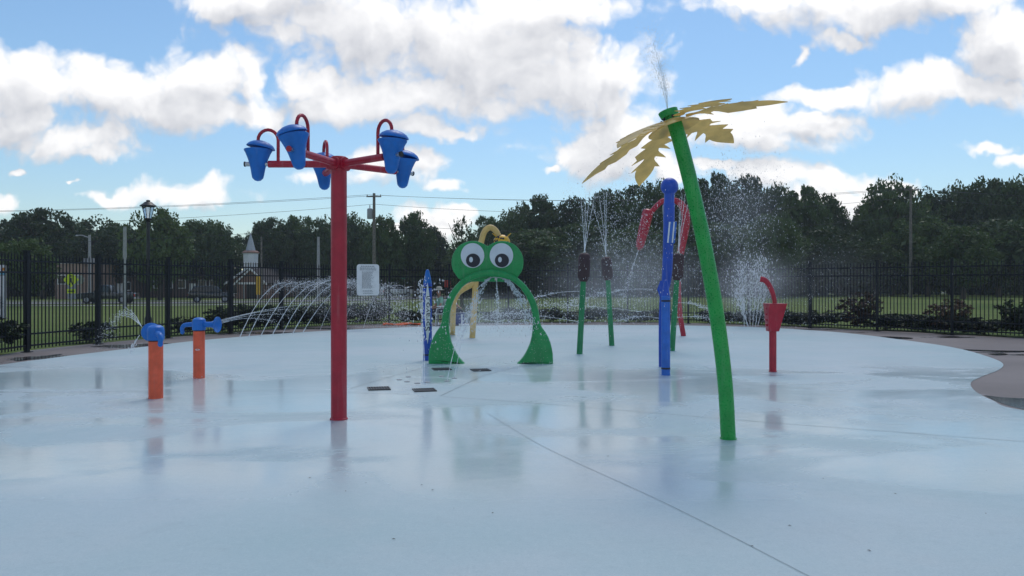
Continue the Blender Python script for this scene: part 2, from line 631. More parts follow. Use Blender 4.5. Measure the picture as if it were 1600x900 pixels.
# ------------------------------------------------------------------ ground
def sheet(name, poly, z, mat, kind='structure', thick=0.0, parent=None):
    me = bpy.data.meshes.new(name)
    bm = bmesh.new()
    vs = [bm.verts.new((p[0], p[1], z)) for p in poly]
    f = bm.faces.new(vs)
    f.normal_update()
    if f.normal.z < 0: f.normal_flip()
    if thick:
        r = bmesh.ops.extrude_face_region(bm, geom=[f])
        bmesh.ops.translate(bm, verts=[v for v in r['geom'] if isinstance(v, bmesh.types.BMVert)], vec=(0, 0, -thick))
        bmesh.ops.recalc_face_normals(bm, faces=bm.faces)
    else:
        bmesh.ops.triangulate(bm, faces=bm.faces)
    bm.to_mesh(me); bm.free()
    me.materials.append(mat)
    o = bpy.data.objects.new(name, me)
    COL.objects.link(o)
    if parent: o.parent = parent
    elif kind: o['kind'] = kind
    return o


def grid_ground():
    xs = np.concatenate([np.linspace(-600, -80, 14), np.linspace(-76, 76, 60), np.linspace(80, 600, 14)])
    ys = np.concatenate([np.linspace(-40, 30, 10), np.linspace(32, 90, 40), np.linspace(95, 900, 30)])
    X, Y = np.meshgrid(xs, ys)
    Z = ground_z(X, Y)
    V = np.stack([X, Y, Z], -1).reshape(-1, 3)
    nx, ny = len(xs), len(ys)
    i = np.arange(nx * ny).reshape(ny, nx)
    Q = np.stack([i[:-1, :-1], i[:-1, 1:], i[1:, 1:], i[1:, :-1]], -1).reshape(-1, 4)
    o = raw('lawn', V, Q, GRASS, smooth=True)
    o['kind'] = 'structure'
grid_ground()

fence_px = [(0, 557), (50, 549), (150, 538), (240, 530), (350, 521.5), (430, 515), (517, 509.5), (610, 506), (740, 504), (880, 503.5),
            (1040, 504.5), (1150, 507.5), (1240, 511), (1320, 515), (1420, 519.5), (1500, 524), (1600, 529)]
fence_path = [Vector((-11.2, 6, 0)), Vector((-11.0, 12, 0))] + [G(*p) for p in fence_px] + [Vector((17.5, 19.4, 0)), Vector((21, 15, 0))]
fence_path = catmull(fence_path, 8)
deck_poly = [p + (p - Vector((0, 8, 0))).normalized() * .35 for p in fence_path] + [Vector((24, 8, 0)), Vector((24, -14, 0)), Vector((-12, -14, 0))]
deck = sheet('walkway', deck_poly, -.006, DECK)

pad_px = [(0, 570), (65, 561.5), (130, 553), (215, 543), (300, 533), (390, 525), (480, 518.5), (600, 512.5), (700, 509.5), (800, 508), (1000, 508), (1100, 509),
          (1200, 512), (1320, 520), (1440, 535), (1500, 545), (1540, 556), (1566, 567), (1562, 577), (1535, 588), (1517, 598), (1524, 611), (1550, 625), (1600, 641)]
pad_edge = [Vector((-9.6, 3, 0)), Vector((-10.2, 9, 0))] + [G(*p) for p in pad_px] + [Vector((7.2, 8.4, 0)), Vector((8.3, 5, 0)), Vector((8.5, 0, 0))]
pad_edge = catmull(pad_edge, 6)
pad = sheet('splash_pad', pad_edge + [Vector((8, -10, 0)), Vector((-9, -10, 0))], 0.0, PAD)


def strip(poly, w, z, name, mat, parent):
    poly = [Vector((p.x, p.y, 0)) for p in poly]
    L, R = [], []
    for i, p in enumerate(poly):
        t = (poly[min(i + 1, len(poly) - 1)] - poly[max(i - 1, 0)]).normalized()
        n = Vector((-t.y, t.x, 0)) * w / 2
        L.append(p + n); R.append(p - n)
    V = [(p.x, p.y, z(p) if callable(z) else z) for p in L + R]
    n = len(L)
    return raw(name, V, [(i, n + i, n + i + 1, i + 1) for i in range(n - 1)], mat, parent)


for pts in ([(688, 619), (730, 599), (760, 586), (812, 573), (870, 562)], [(548, 607), (616, 587), (688, 569), (760, 556)],
            [(692, 620), (860, 632), (1147, 656), (1370, 673), (1640, 693)], [(760, 645), (849, 698), (1040, 787), (1262, 900), (1400, 975)],
            [(-60, 614), (200, 612), (420, 611), (640, 616)]):
    strip(catmull([G(*p) for p in pts], 6), .0045 if pts[-1][1] > 800 else .009, .004, 'joint', JOINT, pad)

# road, kerbs and path beyond the fence
road_c = catmull([Vector((-140, 74, 0)), Vector((-70, 76, 0)), Vector((-40, 78, 0)), Vector((-27, 83, 0)), Vector((-15, 98, 0)), Vector((-8, 114, 0)), Vector((6, 122, 0)), Vector((40, 126, 0)), Vector((120, 130, 0))], 8)
zf = lambda d: (lambda p: float(ground_z(p.x, p.y)) + d)
o = strip(road_c, 8.0, zf(.02), 'road', ASPH, None); o['kind'] = 'structure'
def offset(path, d):
    r = []
    for i, p in enumerate(path):
        t = (path[min(i + 1, len(path) - 1)] - path[max(i - 1, 0)]).normalized()
        r.append(p + Vector((-t.y, t.x, 0)) * d)
    return r
for d in (-4.15, 4.15):
    o = strip(offset(road_c, d), .3, zf(.12), 'kerb', SIDEW, None); o['kind'] = 'structure'
o = strip(offset(road_c, 0.0), .14, zf(.026), 'road_marking', YELLOW, None); o['kind'] = 'structure'
for d, w in ((-9.5, 1.6), (8.6, 1.5)):
    o = strip(offset(road_c, d), w, zf(.02), 'path', SIDEW, None); o['kind'] = 'structure'

# standing water on the walkway
def puddle_mat():
    m, t, b = new_mat('puddle_water')
    n = t.noise(t.coord(), 9, 3)
    t.l(t.mix(n, (.030, .028, .030), (.05, .046, .047)), b.inputs['Base Color'])
    b.inputs['Roughness'].default_value = .10
    b.inputs['IOR'].default_value = 1.33
    t.l(t.bump(n, .06, .01), b.inputs['Normal'])
    return m
PUD = puddle_mat()
for pts in ([(1537, 617), (1565, 620), (1600, 622), (1680, 626), (1700, 650), (1640, 650), (1600, 639.5), (1570, 631.5), (1552, 624.5)], [(1352, 527), (1385, 525.4), (1424, 527.5), (1420, 529.5), (1385, 529)],
            [(1455, 544), (1500, 545.2), (1560, 547.2), (1630, 548.2), (1630, 550), (1560, 549.6), (1500, 547)], [(1542, 552.5), (1566, 551.5), (1575, 554), (1556, 555)], [(1462, 525.8), (1490, 525), (1500, 526.5), (1480, 527)],
            [(20, 562.5), (60, 557), (90, 553.2), (96, 554), (60, 559.5), (30, 564)]):
    c_ = [G(*p) for p in pts]
    c_ = catmull(c_ + [c_[0]], 5)[:-1]
    sheet('puddle', c_, -.0035, PUD)

# drains and floor nozzles
def rotm(rz): return Matrix.Rotation(rz, 3, 'Z')
drain_lab = ['dark square drain grate, the one nearest the red bucket pole', 'dark square drain grate nearest the camera side joint line',
             'dark square drain grate close to the left frog foot', 'dark square drain grate inside the frog arch opening']
for i, (px, py) in enumerate([(592, 607.5), (663, 610), (690, 577), (751, 578.5)]):
    g = G(px, py)
    d = thing('drain_grate', drain_lab[i], 'drain', (g.x, g.y, 0), .25, 'floor drains')
    s = .30
    MB().box((0, 0, .004), (s - .03, s - .03, .006)).build('drain_recess', BLACK, d, False)
    fr = MB()
    for sx in (-1, 1):
        fr.box((sx * s / 2, 0, .008), (.02, s + .02, .012)); fr.box((0, sx * s / 2, .0075), (s - .02, .02, .011))
    fr.build('drain_frame', BLACK, d, False)
    gr = MB()
    for k in range(7): gr.box(((k - 3) * .038, 0, .0105), (.012, s - .03, .006))
    for k in range(3): gr.box((0, (k - 1) * .09, .0095), (s - .03, .01, .005))
    gr.build('grating', DGREY, d, False)
noz_px = [(624, 593.5), (638, 589), (636, 596.5), (668, 597.5), (698.5, 595.5), (710, 591), (652, 599), (690, 588)]
for i, (px, py) in enumerate(noz_px):
    g = G(px, py)
    n = MB().lathe([(.045, 0), (.045, .006), (.032, .008), (.012, .008), (.010, .004)], 16).build('floor_nozzle', GREY)
    n.location = (g.x, g.y, .001)
    tag(n, 'small round metal floor nozzle among the drains before the frog arch', 'nozzle', 'floor nozzles')

# ------------------------------------------------------------------ fence
def resample(path, step):
    L = [0.0]
    for i in range(1, len(path)): L.append(L[-1] + (path[i] - path[i - 1]).length)
    n = max(2, int(round(L[-1] / step)) + 1)
    out, j = [], 0
    for k in range(n):
        s = L[-1] * k / (n - 1)
        while j < len(L) - 2 and L[j + 1] < s: j += 1
        t = (s - L[j]) / max(1e-9, L[j + 1] - L[j])
        out.append(path[j].lerp(path[j + 1], min(1, t)))
    return out

FH = 2.20
fence = thing('picket_fence', 'tall black metal picket fence curving round the whole splash pad', 'fence', (0, 0, 0))
posts = resample(fence_path, 2.3)
pb = [(-.5, -.5, 0), (.5, -.5, 0), (.5, .5, 0), (-.5, .5, 0)]
for i, p in enumerate(posts):
    nb = posts[min(i + 1, len(posts) - 1)] - posts[max(i - 1, 0)]
    rz = math.atan2(nb.y, nb.x)
    wide = .088 if p.x < -7 else (.10 if i == len(posts) - 8 else .068)
    q = MB().box((0, 0, FH / 2 + .02), (wide, wide, FH + .06)).box((0, 0, FH + .065), (wide + .03, wide + .03, .025))
    q.box((0, 0, .006), (.18, .18, .012))
    o = q.build('post', FENCE, fence, True)
    o.location = p; o.rotation_euler = (0, 0, rz)
    if i == len(posts) - 1: break
    a_, b_ = p, posts[i + 1]
    L = (b_ - a_).length
    n = int(round(L / .112))
    m = MB()
    for k in range(1, n):
        x = L * k / n
        s = .0095
        m.add([(x + dx * 2 * s, dy * 2 * s, .06) for dx, dy, _ in pb] + [(x + dx * 2 * s, dy * 2 * s, FH - .05) for dx, dy, _ in pb] + [(x, 0, FH + .03)],
              [(3, 2, 1, 0), (0, 1, 5, 4), (1, 2, 6, 5), (2, 3, 7, 6), (3, 0, 4, 7), (4, 5, 8), (5, 6, 8), (6, 7, 8), (7, 4, 8)])
    for z in (.14, .40, FH - .42, FH - .16):
        m.box((L / 2, 0, z), (L - wide, .034, .038))
    o = m.build('picket_panel', FENCE, fence, False)
    o.location = a_
    o.rotation_euler = (0, 0, math.atan2((b_ - a_).y, (b_ - a_).x))

# ------------------------------------------------------------------ bucket tree
def dirm(axis):
    """rotation taking local z to axis"""
    return Vector(axis).to_track_quat('Z', 'Y').to_matrix()

g = G(529.5, 655)
bt = thing('bucket_sprayer', 'tall red pole carrying five blue tipping buckets on arms', 'water feature', (g.x, g.y, 0))
HT = CH + (HY - 245) / F * g.y
pr = 12.3 / F * g.y
MB().lathe([(pr, 0), (pr, HT - .012), (pr - .01, HT)], 32).build('pole', RED, bt)
MB().lathe([(pr + .012, 0), (pr + .012, .012), (pr + .002, .02)], 32).build('base_ring', RED, bt)
AZ = CH + 1.35
tilts = [2, 12, -3, 5, -4]
for k in range(5):
    th = math.radians((180, 255, 319, 406, 474)[k])
    d = Vector((math.cos(th), math.sin(th), 0))
    arm = MB().tube([d * (pr - .02) + Vector((0, 0, AZ)), d * .80 + Vector((0, 0, AZ))], .040, 16)
    arm.tube([d * (pr - .015) + Vector((0, 0, AZ)), d * (pr + .035) + Vector((0, 0, AZ))], .068, 16)
    ao = arm.build('arm', RED, bt)
    MB().tube([d * .801 + Vector((0, 0, AZ)), d * 1.06 + Vector((0, 0, AZ))], .026, 14).build('axle', STEEL, ao)
    MB().tube([d * 1.061 + Vector((0, 0, AZ)), d * 1.075 + Vector((0, 0, AZ))], .030, 12).build('axle_cap', BLACK if k != 1 else RED, ao)
    hk = []
    r0, r1, zt = .69, .92, AZ + .29
    hk += [d * r0 + Vector((0, 0, AZ + .03)), d * r0 + Vector((0, 0, AZ + .15)), d * r0 + Vector((0, 0, zt - .02))]
    for j in range(1, 10):
        a_ = PI * j / 10
        hk.append(d * ((r0 + r1) / 2 - (r1 - r0) / 2 * math.cos(a_)) + Vector((0, 0, zt - .02 + .12 * math.sin(a_))))
    hk += [d * r1 + Vector((0, 0, zt - .03)), d * r1 + Vector((0, 0, zt - .09))]
    MB().tube(hk, .019, 12).build('hook_pipe', RED, ao)
    # bucket
    side = Vector((-d.y, d.x, 0))
    c = d * .92 + Vector((0, 0, AZ))
    R = Matrix.Rotation(math.radians(tilts[k]), 3, d)
    prof = [(.004, -.195), (.034, -.187), (.060, -.160), (.070, -.12), (.078, -.07), (.090, -.01), (.112, .06), (.138, .125), (.156, .155), (.156, .162), (.144, .162), (.10, .07)]
    b = MB().lathe(prof, 28, R, c).build('bucket', BLUE, bt)
    lid = [(.146, .188), (.160, .190), (.156, .202), (.132, .230), (.09, .254), (.04, .268), (.004, .272)]
    R2 = R @ Matrix.Rotation(math.radians((-9, 8, 6, 11, -7)[k]), 3, side)
    MB().lathe(lid, 28, R2, c).build('bucket_lid', BLUE, b)

# ------------------------------------------------------------------ palm flower
g = G(1138, 685.5)
YP = g.y
pf = thing('flower_sprayer', 'curved green pole topped by big yellow serrated petals', 'water feature', (g.x, g.y, 0))
rel = lambda px, py, dy=0: P(px, py, YP + dy) - g
pp = catmull([rel(1138, 685.5), rel(1133, 600), rel(1121, 500), rel(1102, 390), rel(1082, 298), rel(1060, 212), rel(1047.5, 174)], 7)
MB().tube(pp, 11.6 / F * YP, 28).build('pole', GREEN, pf)
MB().lathe([(.083, 0), (.083, .01), (.075, .014)], 28).build('base_ring', GREEN, pf)
axis = (pp[-1] - pp[-6]).normalized()
axis = (Vector((-math.sin(math.radians(18)), math.sin(math.radians(6)), 1))).normalized()
hubc = rel(1051, 196)
Rx = dirm(axis)
MB().lathe([(.078, .085), (.085, .09), (.098, .145), (.098, .155), (.06, .16), (.02, .14)], 24, Rx, hubc).build('spray_cap', GREEN, pf)
MB().lathe([(.085, .055), (.20, .004), (.262, -.032), (.262, -.040), (.20, -.006), (.083, .035)], 32, Rx, hubc).build('petal_collar', PETAL, pf)
tx = Vector((1, 0, 0)); tx = (tx - axis * tx.dot(axis)).normalized(); ty = axis.cross(tx)


def petal(L, W, nteeth=4):
    def half(u):                                    # half width along the petal
        return W * max(0, math.sin(PI * min(1, .06 + .94 * u) ** .95)) ** .85
    pts = [(0, .05), (.05, .052)]
    for k in range(nteeth):
        u0 = .08 + .58 * k / nteeth
        du = .58 / nteeth
        # a curved notch, then a barb that points to the petal tip
        pts += [(u0 + du * .06, half(u0) * .32 + .010), (u0 + du * .38, half(u0 + du * .3) * .44), (u0 + du * .72, half(u0 + du * .7) * .68),
                (u0 + du * 1.0, half(u0 + du) * .94 + .006), (u0 + du * 1.36, half(u0 + du * 1.2) * 1.20 + .018), (u0 + du * 1.15, half(u0 + du * 1.1) * .74), (u0 + du * 1.04, half(u0 + du) * .44)]
    pts.append((.675, half(.67) * .52))
    for u in (.70, .76, .82, .87, .91, .95, .98): pts.append((u, half(u) * (.88 + .25 * math.sin(PI * (u - .70) / .34))))
    pts.append((1.0, 0.0))
    left = pts
    return left


def petal_mesh(th, L, W, droop, flip=1, twist=0):
    d = tx * math.cos(th) + ty * math.sin(th)
    s = axis.cross(d)
    out = petal(L, W)
    prof = out + [(u, -w) for u, w in reversed(out[:-1])]
    R = Matrix.Rotation(math.radians(twist), 3, d)
    s = R @ s
    nrm = d.cross(s)
    m = MB()
    # strips across u so that the plate can droop along its length
    us = sorted(set([u for u, w in out]))
    def fn(u, w, t):
        dr = math.radians(droop - 4) + .13 * u
        r = .15 + u * L
        return hubc + d * (r * math.cos(dr)) - axis * (r * math.sin(dr) * .98 - .06) + s * w + nrm * t + axis * (-.35 * w * w)
    n = len(prof)
    vs = [fn(u, w, -.003) for u, w in prof] + [fn(u, w, .003) for u, w in prof]
    me = bpy.data.meshes.new('petal')
    bm = bmesh.new()
    bv = [bm.verts.new(v) for v in vs]
    f1 = bm.faces.new(bv[:n][::-1]); f2 = bm.faces.new(bv[n:])
    for i in range(n):
        j = (i + 1) % n
        bm.faces.new((bv[i], bv[j], bv[n + j], bv[n + i]))
    bmesh.ops.triangulate(bm, faces=[f1, f2])
    bmesh.ops.recalc_face_normals(bm, faces=bm.faces)
    bm.to_mesh(me); bm.free()
    me.materials.append(PETAL)
    o = bpy.data.objects.new('petal', me)
    COL.objects.link(o); o.parent = pf
    return o

for th, L, W, dr, tw in ((344, .96, .15, 9, 0), (44, 1.0, .165, 10, 0), (104, 1.02, .165, 15, 0), (164, .93, .16, 13, 0), (224, .93, .16, 12, -10), (284, .95, .15, 9, -8)):
    petal_mesh(math.radians(th), L, W, dr, 1, tw)
for th in range(0, 360, 60):
    d = tx * math.cos(math.radians(th + 33)) + ty * math.sin(math.radians(th + 33))
    MB().sphere(hubc + d * .095 + axis * .07, .016, 8, 6).build('bolt', BLACK, pf)

# ------------------------------------------------------------------ orange sprayers
def sprayer(px, py, wpx, topy, rz, label, sticker):
    g = G(px, py)
    r = wpx / 2 / F * g.y
    h = CH - (topy - HY) / F * g.y
    t = thing('trumpet_sprayer', label, 'water feature', (g.x, g.y, 0), rz, 'orange post sprayers')
    MB().lathe([(r, 0), (r, h - .006), (r - .008, h)], 28).build('post', ORANGE, t)
    MB().lathe([(r + .003, h + .001), (r + .003, h + .012)], 28).build('neck_ring', BLACK, t)
    hd = [(r + .006, h + .013), (r + .016, h + .03), (r + .016, h + .15), (r + .004, h + .19), (r - .035, h + .215), (.004, h + .222)]
    MB().lathe(hd, 28).build('head', BLUE, t)
    zc = h + .105
    X = dirm((1, 0, 0))
    MB().lathe([(.045, r - .01), (.045, r + .11), (.055, r + .15), (.085, r + .19), (.118, r + .215), (.128, r + .222), (.128, r + .236), (.10, r + .226), (.05, r + .20), (.02, r + .19)], 26, X, (0, 0, zc)).build('trumpet', BLUE, t)
    hp = catmull([(-r + .01, 0, zc), (-r - .09, 0, zc - .005), (-r - .17, 0, zc - .02), (-r - .205, 0, zc - .07), (-r - .20, 0, zc - .13)], 5)
    MB().tube(hp, [.042 - .012 * i / (len(hp) - 1) for i in range(len(hp))], 14).sphere(hp[-1], .034, 12, 8).build('handle', BLUE, t)
    if sticker:
        s = MB()
        pts = []
        n = 16
        vs = [((r + .003) * math.cos(-PI / 2 + .25 + .035 / r * math.cos(2 * PI * k / n)), (r + .003) * math.sin(-PI / 2 + .25 + .035 / r * math.cos(2 * PI * k / n)), h * .61 + .013 * math.sin(2 * PI * k / n)) for k in range(n)]
        s.add(vs, [tuple(range(n))])
        s.build('sticker', SIGNW, t, False)
    return t
sprayer(243.5, 622, 21.5, 533, math.radians(125), 'orange post sprayer with its blue trumpet turned away, beside the red pole base', False)
sprayer(311, 590.5, 17.5, 517, math.radians(-8), 'orange post sprayer whose blue trumpet points right along the fence', True)

# ------------------------------------------------------------------ frog arch
YF = G(767, 567.5).y
fr = thing('frog_arch', 'green frog faced spray arch with two big round eyes', 'water feature', (G(767, 567.5).x, YF, 0))
fw = lambda u, v, w=0: Vector(((u - 767) / F * YF, w, CH - (v - HY) / F * YF))
ro = [(767, 420.5), (779, 421.5), (790, 424), (801, 429), (812, 436), (822, 446), (831, 458), (838, 473), (842, 488), (843.5, 502), (844, 508), (850, 515), (856, 525), (861, 538), (863.5, 552), (864, 570)]
ri = [(805, 570), (815, 561), (822, 550), (828, 537), (831.5, 523), (832.5, 508), (831.5, 492), (828, 476), (821, 461), (812, 449), (801, 440), (790, 435.5), (779, 433), (767, 432.5)]
mir = lambda L: [(2 * 767 - x, y) for x, y in L]
outer = mir(ro)[::-1] + ro[1:]
inner = ri + mir(ri)[::-1][1:]


def ribbon_plate(outer_h, inner_h, d, name, mat, parent, bevel, zshift=0):
    """arch built as a strip of quads between two curves so that it bevels cleanly"""
    m = MB()
    n = 44
    def samp(c):
        c = [Vector((x, y, 0)) for x, y in c]
        return resample(c, sum((c[i + 1] - c[i]).length for i in range(len(c) - 1)) / n)
    A, B = samp(outer_h), samp(inner_h)
    k = min(len(A), len(B))
    vs = []
    for w in (-d / 2, d / 2):
        for i in range(k): vs.append(fw(A[i].x, A[i].y, w + zshift))
        for i in range(k): vs.append(fw(B[i].x, B[i].y, w + zshift))
    fs = []
    N = 2 * k
    for i in range(k - 1):
        fs.append((i, i + 1, k + i + 1, k + i))
        fs.append((N + i, N + k + i, N + k + i + 1, N + i + 1))
        fs.append((i, N + i, N + i + 1, i + 1))
        fs.append((k + i, k + i + 1, N + k + i + 1, N + k + i))
    fs.append((0, k, N + k, N)); fs.append((k - 1, N + k - 1, N + 2 * k - 1, 2 * k - 1))
    m.add(vs, fs)
    return m.build(name, mat, parent, True, bevel, 4, 60)
ribbon_plate(outer, inner[::-1], .26, 'arch', FROG, fr, .055)
# head plate: two lobes over the arch
lobe = []
for k in range(41):
    a_ = math.radians(205 - k * (205 - 50) / 40)
    lobe.append((739 + 33.5 * math.cos(a_), 410 - 33.5 * math.sin(a_)))
lobe = [(745, 440), (728, 441), (716, 435)] + [p for p in lobe if p[0] < 761.5]
headp = lobe + [(2 * 761.8 - x, y) for x, y in lobe[::-1]]
MB().prism(headp, .10, lambda u, v, w: fw(u, v, w + .02)).build('head', FROG, fr, True, .012, 2, 40)
for ex in (738.5, 783.5):
    el = lambda cx, cy, rx, ry, n=40: [(cx + rx * math.cos(2 * PI * k / n), cy + ry * math.sin(2 * PI * k / n)) for k in range(n)]
    e_ = MB().prism(el(ex, 399.3, 18.3, 19.3), .012, lambda u, v, w: fw(u, v, w - .036)).build('eye', EYEW, fr, True)
    MB().prism(el(ex + .8, 407, 11, 10.6), .008, lambda u, v, w: fw(u, v, w - .046)).build('pupil', DARKINK, e_, True)
    MB().prism(el(ex - 2.3, 405.8, 2.9, 4.3, 20), .006, lambda u, v, w: fw(u, v, w - .0525)).build('highlight', EYEW, e_, True)
MB().tube([fw(775, 433, -.02), fw(775, 438, -.02)], .03, 12).build('nozzle', STEEL, fr)

# ------------------------------------------------------------------ crayons
def text_mesh(s, size, depth=.002):
    c = bpy.data.curves.new('txt', 'FONT')
    c.body = s; c.size = size; c.extrude = depth; c.align_x = 'CENTER'; c.align_y = 'CENTER'
    o = bpy.data.objects.new('txt', c)
    COL.objects.link(o)
    dg = bpy.context.evaluated_depsgraph_get()
    me = bpy.data.meshes.new_from_object(o.evaluated_get(dg))
    bpy.data.objects.remove(o)
    return me


def crayon(px, py, wpx, topy, label, mat, face):
    g = G(px, py)
    r = wpx / 2 / F * g.y
    h = CH - (topy - HY) / F * g.y
    t = thing('crayon_sprayer', label, 'water feature', (g.x, g.y, 0))
    hb = h - .27
    MB().lathe([(r, 0), (r, hb - .01), (r - .008, hb)], 28).build('body', mat, t)
    MB().lathe([(r * .92, hb), (r * .90, hb + .03), (r * .42, h - .035), (r * .30, h - .01), (.004, h)], 28).build('tip', BLUE2 if mat is not BLUE2 else BLUE, t)
    for z in (.10, hb - .10):
        MB().lathe([(r + .002, z), (r + .004, z + .004), (r + .004, z + .024), (r + .002, z + .028)], 28).build('band', BLACK, t)
    if face is not None:
        # lens shaped paper label wrapped round the body, lettering reads upwards
        n, zc, hh, ww = 24, h * .52, h * .335, 1.0
        V, Q = [], []
        for i in range(n + 1):
            u = -1 + 2 * i / n
            wa = max(.02, (1 - abs(u) ** 1.8)) * .62
            for j in range(7):
                a_ = face + wa * (-1 + 2 * j / 6)
                V.append(((r + .004) * math.cos(a_), (r + .004) * math.sin(a_), zc + u * hh))
        for i in range(n):
            for j in range(6): Q.append((i * 7 + j, i * 7 + j + 1, (i + 1) * 7 + j + 1, (i + 1) * 7 + j))
        lab = raw('paper_label', V, Q, WHITE, t, True)
        me = text_mesh('Sprayola', .17)
        xs = [v.co.x for v in me.vertices]
        sc = hh * 1.15 / (max(xs) - min(xs))
        for v in me.vertices:
            lx, ly, lz = v.co
            a_ = face - ly * .85 * -1 * (-1) / r * 1.0
            a_ = face - (ly * .8) / r
            v.co = ((r + .007 + lz) * math.cos(a_), (r + .007 + lz) * math.sin(a_), zc + lx * sc)
        me.materials.clear(); me.materials.append(DARKINK)
        o = bpy.data.objects.new('lettering', me); COL.objects.link(o); o.parent = lab
    return t
crayon(668, 563, 14, 421, 'blue crayon shaped sprayer with white Sprayola label beside the frog', BLUE2, -PI / 2 + .12)
crayon(1040.3, 586, 13.6, 437, 'pale blue crayon shaped sprayer standing before the ball topped pole', BLUE3, None)

# ------------------------------------------------------------------ yellow pipe with spotted bug
YY = G(738, 528).y
gy = G(738, 528)
yp = thing('yellow_pipe_sprayer', 'yellow hooked pipe with side leg rising behind the frog', 'water feature', gy)
r2 = lambda px, py, dy=0: P(px, py, YY + dy) - gy
MB().tube(catmull([r2(738, 528), r2(741, 480), r2(744, 430), r2(748.5, 395), r2(752, 378), r2(757, 362), r2(765.5, 355.5), r2(774, 360), r2(780, 371), r2(783, 380)], 7), .083, 20).build('main_pipe', YELLOWP, yp)
MB().tube(catmull([r2(742, 443, .0), r2(729, 449), r2(716, 458), r2(709.5, 472), r2(708, 490), G(707, 523) - gy], 7), .080, 20).build('side_leg', YELLOWP, yp)
bugc = r2(784, 378)
bug = MB().sphere(bugc, .24, 24, 14, (1, .9, .85)).build('bug_shell', YELLOW, yp)
for k in range(26):
    v = Vector((random.gauss(0, 1), random.gauss(-.4, 1), random.gauss(.3, .7))).normalized()
    c = bugc + Vector((v.x * .24, v.y * .216, v.z * .204))
    MB().lathe([(.028 + .012 * random.random(), -.004), (.02, .006), (.002, .008)], 10, dirm(v), c).build('spot', DARKINK, bug)
for s in (-1, 1):
    MB().tube([bugc + Vector((.16 * s, -.05, .15)), bugc + Vector((.26 * s, -.08, .24))], [.014, .01], 8).build('antenna', YELLOW, bug)

# ------------------------------------------------------------------ cattails
for px, py, tpx, tpy, hx, ht, hb, hw, lab in (
        (905.5, 553, 911.5, 437, 913.5, 395, 440, 19, 'cattail sprayer with brown head, the one nearest the frog'),
        (956, 540, 950, 438, 947, 401, 438, 17, 'cattail sprayer leaning left, between the other two cattails'),
        (1050, 548, 1057.5, 436, 1060, 395, 438, 19, 'cattail sprayer half hidden behind the blue ball pole')):
    g = G(px, py); Y = g.y
    t = thing('cattail_sprayer', lab, 'water feature', g, 0, 'cattail sprayers')
    q = lambda a_, b_: P(a_, b_, Y) - g
    MB().tube([q(px, py), q((px * .6 + tpx * .4), py * .6 + tpy * .4), q(tpx, tpy)], [.066, .063, .060], 18).build('stalk', STALK, t)
    a0, a1 = q(tpx + (hx - tpx) * .1, hb), q(hx, ht)
    H = (a1 - a0).length; w = hw / 2 / F * Y
    MB().lathe([(w * .55, 0), (w * .92, H * .13), (w, H * .2), (w, H * .85), (w * .85, H * .94), (w * .5, H * .99), (.01, H)], 22, dirm(a1 - a0), a0).build('seed_head', BROWN, t)
    MB().lathe([(.03, H), (.03, H + .03), (.018, H + .035)], 12, dirm(a1 - a0), a0).build('nozzle', STEEL, t)

# ------------------------------------------------------------------ blue ball pole
g = G(1033, 573); Y = g.y
t = thing('ball_pole_sprayer', 'tall blue pole topped by a round blue ball', 'water feature', g)
q = lambda a_, b_, dy=0: P(a_, b_, Y + dy) - g
MB().tube(catmull([q(1033.5, 573), q(1033.5, 500), q(1036, 450)], 4), .050, 20).build('lower_pole', BLUE2, t)
MB().tube(catmull([q(1037, 462), q(1042, 430), q(1044, 380), q(1045, 330), q(1046, 302)], 5), [.07 + .025 * min(1, i / 6) for i in range(21)], 24).build('upper_pole', BLUE2, t)
MB().lathe([(.05, -.16), (.115, 0), (.05, .16)], 4, Matrix.Rotation(.3, 3, 'Z'), q(1035.5, 452)).build('diamond_collar', BLUE2, t, False)
MB().tube([q(1045, 346), q(1045.6, 318)], .104, 24).build('sleeve', BLUE2, t)
MB().sphere(q(1046, 291.5), .163, 28, 16).build('ball', BLUE2, t)
fin = MB().box(q(1049.5, 363, -.10), (.15, .05, .40), m=Matrix.Rotation(math.radians(5), 3, 'Y')).build('vane', BLUE3, t, True, .012)
for dx in (-4.5, 2.5):
    MB().box(q(1049.5 + dx, 363, -.135), (.022, .016, .38), m=Matrix.Rotation(math.radians(5), 3, 'Y')).build('stripe', WHITE, fin, False)

# ------------------------------------------------------------------ red arching sprayer behind
g = G(1068, 525); Y = g.y
t = thing('arching_cannon_sprayer', 'red arched pipe ending in a drooping red nozzle behind the blue pole', 'water feature', g)
q = lambda a_, b_, dy=0: P(a_, b_, Y + dy) - g
pl = catmull([q(1068, 525), q(1063, 495), q(1060.5, 465), q(1060, 425), q(1064, 392), q(1069.5, 362), q(1071.5, 338), q(1065, 320), q(1050, 312), q(1036, 314), q(1026, 322), q(1017, 332)], 6)
rr = [.075 if i < 18 else .075 + .05 * math.sin(PI * min(1, (i - 18) / 30)) for i in range(len(pl))]
MB().tube(pl, rr, 18).build('arched_pipe', RED, t)
a0, a1 = q(1013, 329), q(999, 387)
H = (a1 - a0).length
MB().lathe([(.07, -.04), (.15, 0), (.16, H * .1), (.155, H * .5), (.125, H * .9), (.10, H), (.05, H)], 8, dirm(a1 - a0), a0).build('nozzle_head', RED, t, False)
MB().tube([a1 + (a0 - a1) * .02, a1 + (a1 - a0) * .06], .05, 12).build('nozzle_tip', RED, t)

